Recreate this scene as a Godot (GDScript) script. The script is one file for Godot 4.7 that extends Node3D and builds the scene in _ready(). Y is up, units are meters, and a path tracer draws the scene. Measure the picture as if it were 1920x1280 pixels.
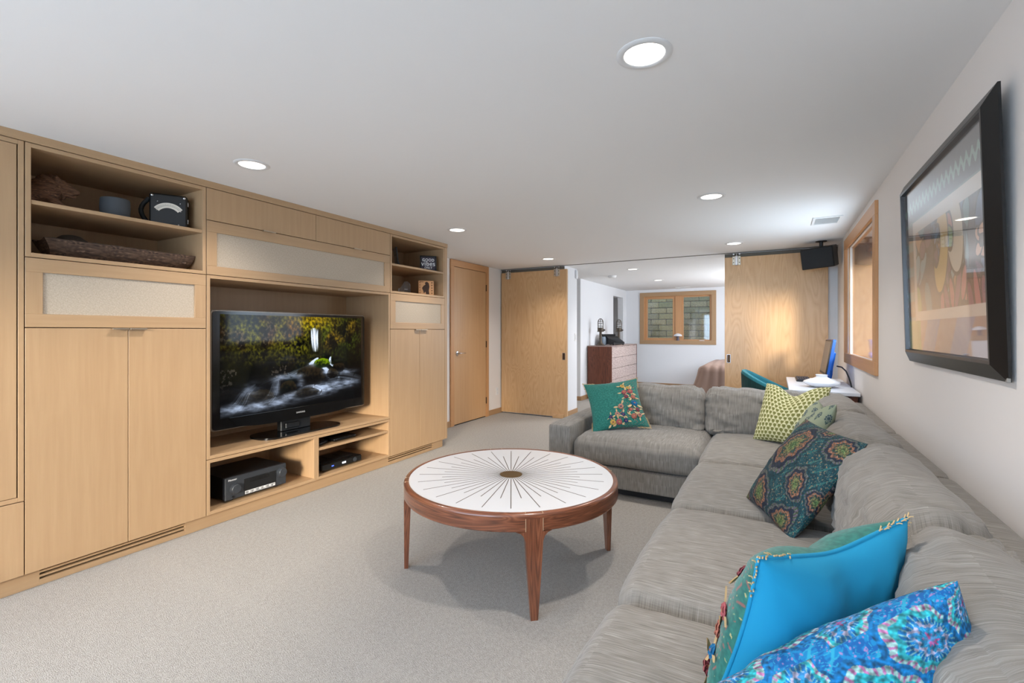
extends Node3D
# A basement family room, seen from behind one end of a sectional sofa. Metres; y up; -z runs down the room.
# The camera stands at x = 0, z = 0. Room: x from -3.62 to 0.575, ceiling at 2.14.

const CEIL := 2.14
const XL := -3.62      # left wall
const XR := 0.575      # right wall
const CF := -3.048     # face of the built-in cabinets
const ZB := -6.16      # back wall of the family room
const ZF := -10.7      # far wall of the bedroom
const ZN := 2.2        # wall behind the camera

# ------------------------------------------------------------------ mesh builder
class MB:
	var v := PackedVector3Array()
	var n := PackedVector3Array()
	var t := PackedVector2Array()
	var xf := Transform3D()

	func tri(a: Vector3, b: Vector3, c: Vector3, na: Vector3, nb: Vector3, nc: Vector3, ua := Vector2(), ub := Vector2(), uc := Vector2()) -> void:
		if (c - a).cross(b - a).dot(na + nb + nc) < 0.0:
			v.append_array([xf * a, xf * c, xf * b])
			n.append_array([(xf.basis * na).normalized(), (xf.basis * nc).normalized(), (xf.basis * nb).normalized()])
			t.append_array([ua, uc, ub])
		else:
			v.append_array([xf * a, xf * b, xf * c])
			n.append_array([(xf.basis * na).normalized(), (xf.basis * nb).normalized(), (xf.basis * nc).normalized()])
			t.append_array([ua, ub, uc])

	func quad(a: Vector3, b: Vector3, c: Vector3, d: Vector3, m: Vector3, ua := Vector2(0, 0), ub := Vector2(1, 0), uc := Vector2(1, 1), ud := Vector2(0, 1)) -> void:
		tri(a, b, c, m, m, m, ua, ub, uc)
		tri(a, c, d, m, m, m, ua, uc, ud)

	func box(p: Vector3, q: Vector3, bev := 0.001, grain := 1) -> void:
		var lo := Vector3(minf(p.x, q.x), minf(p.y, q.y), minf(p.z, q.z))
		var hi := Vector3(maxf(p.x, q.x), maxf(p.y, q.y), maxf(p.z, q.z))
		var s := hi - lo
		bev = minf(bev, 0.45 * minf(s.x, minf(s.y, s.z)))
		var off := Vector2(fposmod(lo.x * 3.17 + lo.y * 7.31 + lo.z * 5.77, 1.0), fposmod(lo.x * 2.3 + lo.y * 1.7 + lo.z * 9.1, 1.0))
		var uvf := func(w: Vector3, j: int, k: int) -> Vector2:
			if grain == j:
				return Vector2(w[k], w[j]) + off
			return Vector2(w[j], w[k]) + off
		for i in 3:
			var j := (i + 1) % 3
			var k := (i + 2) % 3
			for sg in [0, 1]:
				var nm := Vector3()
				nm[i] = 1.0 if sg else -1.0
				var c := []
				for jk in [[0, 0], [1, 0], [1, 1], [0, 1]]:
					var w := Vector3()
					w[i] = hi[i] if sg else lo[i]
					w[j] = (hi[j] - bev) if jk[0] else (lo[j] + bev)
					w[k] = (hi[k] - bev) if jk[1] else (lo[k] + bev)
					c.append(w)
				quad(c[0], c[1], c[2], c[3], nm, uvf.call(c[0], j, k), uvf.call(c[1], j, k), uvf.call(c[2], j, k), uvf.call(c[3], j, k))
			if bev <= 0.0:
				continue
			for sj in [0, 1]:
				for sk in [0, 1]:
					# edge along axis i between faces j and k
					var nm := Vector3()
					nm[j] = 1.0 if sj else -1.0
					nm[k] = 1.0 if sk else -1.0
					var a := Vector3()
					var b := Vector3()
					a[j] = hi[j] if sj else lo[j]
					a[k] = (hi[k] - bev) if sk else (lo[k] + bev)
					b[j] = (hi[j] - bev) if sj else (lo[j] + bev)
					b[k] = hi[k] if sk else lo[k]
					a[i] = lo[i] + bev
					b[i] = lo[i] + bev
					var a2 := a
					var b2 := b
					a2[i] = hi[i] - bev
					b2[i] = hi[i] - bev
					quad(a, b, b2, a2, nm.normalized(), uvf.call(a, j, i), uvf.call(b, j, i), uvf.call(b2, j, i), uvf.call(a2, j, i))
		if bev > 0.0:
			for sx in [0, 1]:
				for sy in [0, 1]:
					for sz in [0, 1]:
						var o := Vector3(hi.x if sx else lo.x, hi.y if sy else lo.y, hi.z if sz else lo.z)
						var d := Vector3(-1.0 if sx else 1.0, -1.0 if sy else 1.0, -1.0 if sz else 1.0) * bev
						tri(o + Vector3(0, d.y, d.z), o + Vector3(d.x, 0, d.z), o + Vector3(d.x, d.y, 0), -d, -d, -d, off, off, off)

	# profile of (radius, height) from the bottom up along the outside; angles a0..a1
	func lathe(pf: Array, seg := 32, c := Vector3(), a0 := 0.0, a1 := TAU, crease := 35.0) -> void:
		var m := MB.new()
		for i in pf.size() - 1:
			var p: Vector2 = pf[i]
			var q: Vector2 = pf[i + 1]
			if p.is_equal_approx(q):
				continue
			for k in seg:
				var f0 := a0 + (a1 - a0) * k / seg
				var f1 := a0 + (a1 - a0) * (k + 1) / seg
				var d0 := Vector3(cos(f0), 0, sin(f0))
				var d1 := Vector3(cos(f1), 0, sin(f1))
				var nm := (d0 + d1).normalized() * (q.y - p.y) + Vector3(0, p.x - q.x, 0)
				var ua := Vector2(f0 * maxf(p.x, 0.01), p.y)
				var ub := Vector2(f1 * maxf(p.x, 0.01), p.y)
				var uc := Vector2(f1 * maxf(q.x, 0.01), q.y)
				var ud := Vector2(f0 * maxf(q.x, 0.01), q.y)
				var A := c + d0 * p.x + Vector3(0, p.y, 0)
				var B := c + d1 * p.x + Vector3(0, p.y, 0)
				var C := c + d1 * q.x + Vector3(0, q.y, 0)
				var D := c + d0 * q.x + Vector3(0, q.y, 0)
				if p.x > 1e-6:
					m.tri(A, B, C, nm, nm, nm, ua, ub, uc)
				if q.x > 1e-6:
					m.tri(A, C, D, nm, nm, nm, ua, uc, ud)
		m.smooth(crease)
		append(m)

	func tube(path: Array, r: float, sides := 8, closed := false, r_end := -1.0) -> void:
		var m := MB.new()
		var cnt := path.size()
		var rings := []
		var up := Vector3(0.13, 1, 0.21).normalized()
		for i in cnt:
			var p: Vector3 = path[i]
			var d: Vector3
			if closed:
				d = path[(i + 1) % cnt] - path[(i - 1 + cnt) % cnt]
			else:
				d = path[mini(i + 1, cnt - 1)] - path[maxi(i - 1, 0)]
			d = d.normalized()
			var x := up.cross(d)
			if x.length() < 0.05:
				x = Vector3(1, 0, 0.3).cross(d)
			x = x.normalized()
			var y := d.cross(x)
			up = y
			var rr := r if r_end < 0.0 else lerpf(r, r_end, float(i) / maxf(1, cnt - 1))
			var ring := []
			for k in sides:
				var a := TAU * k / sides
				ring.append([p + (x * cos(a) + y * sin(a)) * rr, x * cos(a) + y * sin(a)])
			rings.append(ring)
		for i in (cnt if closed else cnt - 1):
			var r0: Array = rings[i]
			var r1: Array = rings[(i + 1) % cnt]
			for k in sides:
				var k2 := (k + 1) % sides
				m.tri(r0[k][0], r0[k2][0], r1[k2][0], r0[k][1], r0[k2][1], r1[k2][1])
				m.tri(r0[k][0], r1[k2][0], r1[k][0], r0[k][1], r1[k2][1], r1[k][1])
		if not closed:
			for e in [0, cnt - 1]:
				var nm: Vector3 = (path[0] - path[1]) if e == 0 else (path[cnt - 1] - path[cnt - 2])
				for k in range(1, sides - 1):
					m.tri(rings[e][0][0], rings[e][k][0], rings[e][k + 1][0], nm, nm, nm)
		append(m)

	# polygon in x,y extruded from z = 0 to depth; grain: uv in metres, v along y (or x)
	func extrude(poly: PackedVector2Array, depth: float, crease := 30.0, along_x := false) -> void:
		var m := MB.new()
		var idx := Geometry2D.triangulate_polygon(poly)
		var fl := func(w: Vector2) -> Vector2: return Vector2(w.y, w.x) if along_x else w
		for i in range(0, idx.size(), 3):
			for z in [0.0, depth]:
				var nm := Vector3(0, 0, 1 if z > 0.0 == (depth > 0.0) else -1)
				if z == 0.0:
					nm = Vector3(0, 0, -signf(depth))
				else:
					nm = Vector3(0, 0, signf(depth))
				var a := poly[idx[i]]
				var b := poly[idx[i + 1]]
				var c := poly[idx[i + 2]]
				m.tri(Vector3(a.x, a.y, z), Vector3(b.x, b.y, z), Vector3(c.x, c.y, z), nm, nm, nm, fl.call(a), fl.call(b), fl.call(c))
		var area := 0.0
		for i in poly.size():
			var a := poly[i]
			var b := poly[(i + 1) % poly.size()]
			area += a.x * b.y - b.x * a.y
		var sg := signf(area)
		for i in poly.size():
			var a := poly[i]
			var b := poly[(i + 1) % poly.size()]
			var d := b - a
			if d.length() < 1e-7:
				continue
			var nm := Vector3(d.y, -d.x, 0).normalized() * sg
			m.quad(Vector3(a.x, a.y, 0), Vector3(b.x, b.y, 0), Vector3(b.x, b.y, depth), Vector3(a.x, a.y, depth), nm, fl.call(a), fl.call(b), fl.call(b) + Vector2(depth, 0), fl.call(a) + Vector2(depth, 0))
		m.smooth(crease)
		append(m)

	func append(m: MB) -> void:
		for i in m.v.size():
			v.append(xf * m.v[i])
			n.append((xf.basis * m.n[i]).normalized())
		t.append_array(m.t)

	# normals averaged over welded corners whose faces meet at less than `crease` degrees
	func smooth(crease := 180.0) -> void:
		var near := {}
		var fn := PackedVector3Array()
		for i in range(0, v.size(), 3):
			var f := (v[i + 2] - v[i]).cross(v[i + 1] - v[i])
			fn.append(f)
			for k in 3:
				var key := Vector3i((v[i + k] * 20000.0).round())
				if near.has(key):
					near[key].append(i / 3)
				else:
					near[key] = PackedInt32Array([i / 3])
		var lim := cos(deg_to_rad(crease))
		for i in v.size():
			var key := Vector3i((v[i] * 20000.0).round())
			var me := fn[i / 3]
			var ml := me.length()
			if ml < 1e-14:
				continue
			var s := Vector3()
			for f in near[key]:
				var o := fn[f]
				var ol := o.length()
				if ol > 1e-14 and me.dot(o) >= lim * ml * ol - 1e-12:
					s += o
			if s.length() > 1e-14:
				n[i] = s.normalized()

	# rounded box about the origin, `deform` moves each point
	func soft(half: Vector3, r: float, N: int, deform = null) -> void:
		var m := MB.new()
		for i in 3:
			var j := (i + 1) % 3
			var k := (i + 2) % 3
			for sg in [-1.0, 1.0]:
				var g := []
				for a in N + 1:
					var row := []
					for b in N + 1:
						var w := Vector3()
						var ja := -1.0 + 2.0 * a / N
						var kb := -1.0 + 2.0 * b / N
						w[i] = sg
						w[j] = 0.55 * ja + 0.45 * sin(ja * PI / 2)
						w[k] = 0.55 * kb + 0.45 * sin(kb * PI / 2)
						var p := w * half
						var inner := p.clamp(-(half - Vector3.ONE * r), half - Vector3.ONE * r)
						var d := p - inner
						if d.length() > 1e-9:
							p = inner + d.normalized() * r
						if deform != null:
							p = deform.call(p, w)
						row.append(p)
					g.append(row)
				var nm := Vector3()
				nm[i] = sg
				for a in N:
					for b in N:
						m.quad(g[a][b], g[a + 1][b], g[a + 1][b + 1], g[a][b + 1], nm, Vector2(float(a) / N, float(b) / N), Vector2(float(a + 1) / N, float(b) / N), Vector2(float(a + 1) / N, float(b + 1) / N), Vector2(float(a) / N, float(b + 1) / N))
		m.smooth(60.0)
		append(m)

	# rings of points joined along their length; ends closed with fans; turned outwards by the signed volume
	func loft(rings: Array, crease := 50.0, caps := true) -> void:
		var q := PackedVector3Array()
		for i in rings.size() - 1:
			var a: Array = rings[i]
			var b: Array = rings[i + 1]
			for k in a.size():
				var k2 := (k + 1) % a.size()
				q.append_array([a[k], a[k2], b[k2], a[k], b[k2], b[k]])
		if caps:
			for e in [0, rings.size() - 1]:
				var a: Array = rings[e]
				var c := Vector3()
				for p in a: c += p
				c /= a.size()
				for k in a.size():
					var k2 := (k + 1) % a.size()
					if e == 0: q.append_array([c, a[k2], a[k]])
					else: q.append_array([c, a[k], a[k2]])
		var vol := 0.0
		for i in range(0, q.size(), 3):
			vol += q[i].dot(q[i + 1].cross(q[i + 2]))
		var m := MB.new()
		for i in range(0, q.size(), 3):
			var nm := (q[i + 1] - q[i]).cross(q[i + 2] - q[i]) * signf(vol)
			if nm.length() > 1e-14:
				m.tri(q[i], q[i + 1], q[i + 2], nm, nm, nm, Vector2(q[i].x, q[i].y), Vector2(q[i + 1].x, q[i + 1].y), Vector2(q[i + 2].x, q[i + 2].y))
		m.smooth(crease)
		append(m)

	# surface nets over a signed distance
	func nets(lo: Vector3, hi: Vector3, cell: float, sdf: Callable) -> void:
		var m := MB.new()
		var c := Vector3i(((hi - lo) / cell).ceil()) + Vector3i.ONE
		var f := PackedFloat32Array()
		f.resize(c.x * c.y * c.z)
		for z in c.z:
			for y in c.y:
				for x in c.x:
					f[(z * c.y + y) * c.x + x] = sdf.call(lo + Vector3(x, y, z) * cell)
		var at := {}
		var st := [1, c.x, c.x * c.y]
		for z in c.z - 1:
			for y in c.y - 1:
				for x in c.x - 1:
					var b := (z * c.y + y) * c.x + x
					var s := Vector3()
					var cnt := 0
					for e in 12:
						var ax := e / 4
						var o1: int = [1, 2, 0][ax]
						var o2: int = [2, 0, 1][ax]
						var p := Vector3()
						p[o1] = float(e & 1)
						p[o2] = float((e >> 1) & 1)
						var i0: int = b + int(p.x) + int(p.y) * st[1] + int(p.z) * st[2]
						var i1: int = i0 + st[ax]
						if (f[i0] < 0.0) != (f[i1] < 0.0):
							p[ax] = f[i0] / (f[i0] - f[i1])
							s += p
							cnt += 1
					if cnt:
						at[b] = lo + (Vector3(x, y, z) + s / cnt) * cell
		for z in range(1, c.z - 1):
			for y in range(1, c.y - 1):
				for x in range(1, c.x - 1):
					var b := (z * c.y + y) * c.x + x
					for ax in 3:
						if (f[b] < 0.0) == (f[b + st[ax]] < 0.0):
							continue
						var u: int = st[(ax + 1) % 3]
						var w: int = st[(ax + 2) % 3]
						var nm := Vector3()
						nm[ax] = 1.0 if f[b] < 0.0 else -1.0
						if at.has(b) and at.has(b - u) and at.has(b - u - w) and at.has(b - w):
							m.quad(at[b], at[b - u], at[b - u - w], at[b - w], nm)
		m.smooth(70.0)
		append(m)

	func mesh(mat: Material) -> ArrayMesh:
		var a := []
		a.resize(Mesh.ARRAY_MAX)
		a[Mesh.ARRAY_VERTEX] = v
		a[Mesh.ARRAY_NORMAL] = n
		a[Mesh.ARRAY_TEX_UV] = t
		var am := ArrayMesh.new()
		am.add_surface_from_arrays(Mesh.PRIMITIVE_TRIANGLES, a)
		am.surface_set_material(0, mat)
		return am

# ------------------------------------------------------------------ scene helpers
var M := {}
var taken := {}

func numbered(called: String) -> String:
	if not taken.has(called):
		taken[called] = 0
		return called
	taken[called] += 1
	return "%s_%03d" % [called, taken[called]]

func tag(o: Node, label := "", category := "", group := "", kind := "") -> Node:
	if label: o.set_meta("label", label)
	if category: o.set_meta("category", category)
	if group: o.set_meta("group", group)
	if kind: o.set_meta("kind", kind)
	return o

func thing(called: String, label: String, category: String, at := Vector3(), group := "", kind := "") -> Node3D:
	var o := Node3D.new()
	o.name = numbered(called)
	add_child(o)
	o.position = at
	tag(o, label, category, group, kind)
	return o

# a mesh made in the parent's own axes
func put(parent: Node3D, called: String, mb: MB, mat: Material, at := Transform3D()) -> MeshInstance3D:
	var o := MeshInstance3D.new()
	o.name = called
	o.mesh = mb.mesh(mat)
	o.transform = at
	parent.add_child(o, true)
	return o

# a mesh made in world coordinates, under a thing that stands somewhere
func part(parent: Node3D, called: String, mb: MB, mat: Material) -> MeshInstance3D:
	var w := Transform3D()
	var q: Node = parent
	while q != self:
		w = q.transform * w
		q = q.get_parent()
	var o := put(parent, called, mb, mat, w.affine_inverse())
	return o

func bx(p: Vector3, q: Vector3, bev := 0.001, grain := 1) -> MB:
	var b := MB.new()
	b.box(p, q, bev, grain)
	return b

func struct(called: String, mb: MB, mat: Material, label: String, category: String) -> MeshInstance3D:
	var o := MeshInstance3D.new()
	o.name = numbered(called)
	o.mesh = mb.mesh(mat)
	add_child(o)
	tag(o, label, category, "", "structure")
	return o

func solo(called: String, mb: MB, mat: Material, label: String, category: String, group := "") -> MeshInstance3D:
	var o := MeshInstance3D.new()
	o.name = numbered(called)
	o.mesh = mb.mesh(mat)
	add_child(o)
	tag(o, label, category, group)
	return o

func basis_from(right: Vector3, up: Vector3) -> Basis:
	var r := right.normalized()
	var z := r.cross(up).normalized()
	return Basis(r, z.cross(r), z)

func words(parent: Node3D, called: String, s: String, height: float, mat: Material, at: Transform3D, bold := false) -> void:
	var f := SystemFont.new()
	f.font_names = PackedStringArray(["Droid Sans"])
	if bold: f.font_weight = 700
	var m := TextMesh.new()
	m.text = s
	m.font = f
	m.font_size = 64
	m.pixel_size = height / 46.0
	m.depth = 0.0006
	m.material = mat
	var o := MeshInstance3D.new()
	o.name = called
	o.mesh = m
	var w := Transform3D()
	var q: Node = parent
	while q != self:
		w = q.transform * w
		q = q.get_parent()
	o.transform = w.affine_inverse() * at
	parent.add_child(o, true)

# ------------------------------------------------------------------ textures
func c8(r: int, g: int, b: int) -> Color:
	return Color(r / 255.0, g / 255.0, b / 255.0)

# seamless noise bytes, stretched by sx, sy
func nz(w: int, h: int, freq: float, sx: int, sy: int, sd: int, oct := 3) -> PackedByteArray:
	var f := FastNoiseLite.new()
	f.seed = sd
	f.noise_type = FastNoiseLite.TYPE_SIMPLEX_SMOOTH
	f.frequency = freq
	f.fractal_octaves = oct
	var im := f.get_seamless_image(w / sx, h / sy)
	im.convert(Image.FORMAT_L8)
	if sx > 1 or sy > 1:
		im.resize(w, h, Image.INTERPOLATE_CUBIC)
	return im.get_data()

func tex_from(w: int, h: int, bytes: PackedByteArray) -> ImageTexture:
	return ImageTexture.create_from_image(Image.create_from_data(w, h, false, Image.FORMAT_RGB8, bytes))

func grey_tex(w: int, h: int, bytes: PackedByteArray) -> ImageTexture:
	return ImageTexture.create_from_image(Image.create_from_data(w, h, false, Image.FORMAT_L8, bytes))

# colours laid by a value per pixel, 0..1
func ramp_tex(w: int, h: int, val: PackedFloat32Array, cols: Array) -> ImageTexture:
	var lut := PackedByteArray()
	for i in 256:
		var x := i / 255.0 * (cols.size() - 1)
		var k := mini(int(x), cols.size() - 2)
		var c: Color = cols[k].lerp(cols[k + 1], x - k)
		lut.append_array([int(clampf(c.r, 0, 1) * 255), int(clampf(c.g, 0, 1) * 255), int(clampf(c.b, 0, 1) * 255)])
	var out := PackedByteArray()
	out.resize(w * h * 3)
	for i in w * h:
		var k := clampi(int(val[i] * 255.0), 0, 255) * 3
		out[i * 3] = lut[k]
		out[i * 3 + 1] = lut[k + 1]
		out[i * 3 + 2] = lut[k + 2]
	return tex_from(w, h, out)

func wood_tex(w: int, h: int, sd: int, stretch: int, rings: float, fig: float, fine: float, streak: float, cols: Array) -> ImageTexture:
	var big := nz(w, h, 0.012, 1, maxi(1, stretch / 2), sd, 2)
	var mid := nz(w, h, 0.05, 1, stretch, sd + 1, 2)
	var fin := nz(w, h, 0.22, 1, stretch, sd + 2, 2)
	var val := PackedFloat32Array()
	val.resize(w * h)
	for i in w * h:
		var b := big[i] / 255.0
		var ring := b * rings
		ring = absf(ring - floorf(ring) - 0.5) * 2.0
		val[i] = 0.5 + fig * (ring - 0.5) + streak * (mid[i] / 255.0 - 0.5) + fine * (fin[i] / 255.0 - 0.5)
	return ramp_tex(w, h, val, cols)

func mat(col: Color, rough := 0.6, tex: Texture2D = null, scale := Vector3.ONE, opts := {}) -> StandardMaterial3D:
	var m := StandardMaterial3D.new()
	m.albedo_color = col
	m.roughness = rough
	if tex:
		m.albedo_texture = tex
		m.uv1_scale = scale
	for k in opts:
		m.set(k, opts[k])
	return m

func fnl(sd: int, freq := 1.0, oct := 4) -> FastNoiseLite:
	var f := FastNoiseLite.new()
	f.seed = sd
	f.noise_type = FastNoiseLite.TYPE_SIMPLEX_SMOOTH
	f.frequency = freq
	f.fractal_octaves = oct
	return f

func set3(b: PackedByteArray, i: int, c: Color) -> void:
	b[i * 3] = int(clampf(c.r, 0, 1) * 255)
	b[i * 3 + 1] = int(clampf(c.g, 0, 1) * 255)
	b[i * 3 + 2] = int(clampf(c.b, 0, 1) * 255)

func paint(w: int, h: int, f: Callable) -> ImageTexture:
	var b := PackedByteArray()
	b.resize(w * h * 3)
	var i := 0
	for y in h:
		for x in w:
			var c: Color = f.call((x + 0.5) / w, (y + 0.5) / h)
			b[i] = int(clampf(c.r, 0, 1) * 255)
			b[i + 1] = int(clampf(c.g, 0, 1) * 255)
			b[i + 2] = int(clampf(c.b, 0, 1) * 255)
			i += 3
	return tex_from(w, h, b)

# the picture on the television: a waterfall in a mossy gorge, a silky stream over dark rocks
func hairs(buf: PackedFloat32Array, w: int, h: int, pts: Array, w0: float, w1: float, count: int, amp: float, rng: RandomNumberGenerator) -> void:
	for k in count:
		var o := rng.randf_range(-1.0, 1.0)
		var o2 := o + rng.randf_range(-0.25, 0.25)
		var t0 := rng.randf_range(0.0, 0.3) * absf(o)
		var t1 := 1.0 - rng.randf_range(0.0, 0.3) * absf(o)
		var am := amp * rng.randf_range(0.25, 1.0) * (1.0 - 0.5 * absf(o))
		var n := 130
		for q in n:
			var tt := lerpf(t0, t1, q / float(n - 1))
			var x := tt * (pts.size() - 1)
			var i := mini(int(x), pts.size() - 2)
			var a: Vector2 = pts[maxi(i - 1, 0)]
			var b: Vector2 = pts[i]
			var c: Vector2 = pts[i + 1]
			var d: Vector2 = pts[mini(i + 2, pts.size() - 1)]
			var p := b.cubic_interpolate(c, a, d, x - i)
			var dir := (c - b).normalized()
			p += Vector2(-dir.y, dir.x) * lerpf(w0, w1, tt) * lerpf(o, o2, tt)
			var px := int(p.x * w)
			var py := int(p.y * h)
			var f := am * sin(PI * clampf(0.08 + 0.84 * (q / float(n - 1)), 0, 1))
			for yy in range(maxi(py - 1, 0), mini(py + 2, h)):
				for xx in range(maxi(px - 1, 0), mini(px + 2, w)):
					buf[yy * w + xx] += f * (0.5 if xx != px or yy != py else 1.0)

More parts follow.
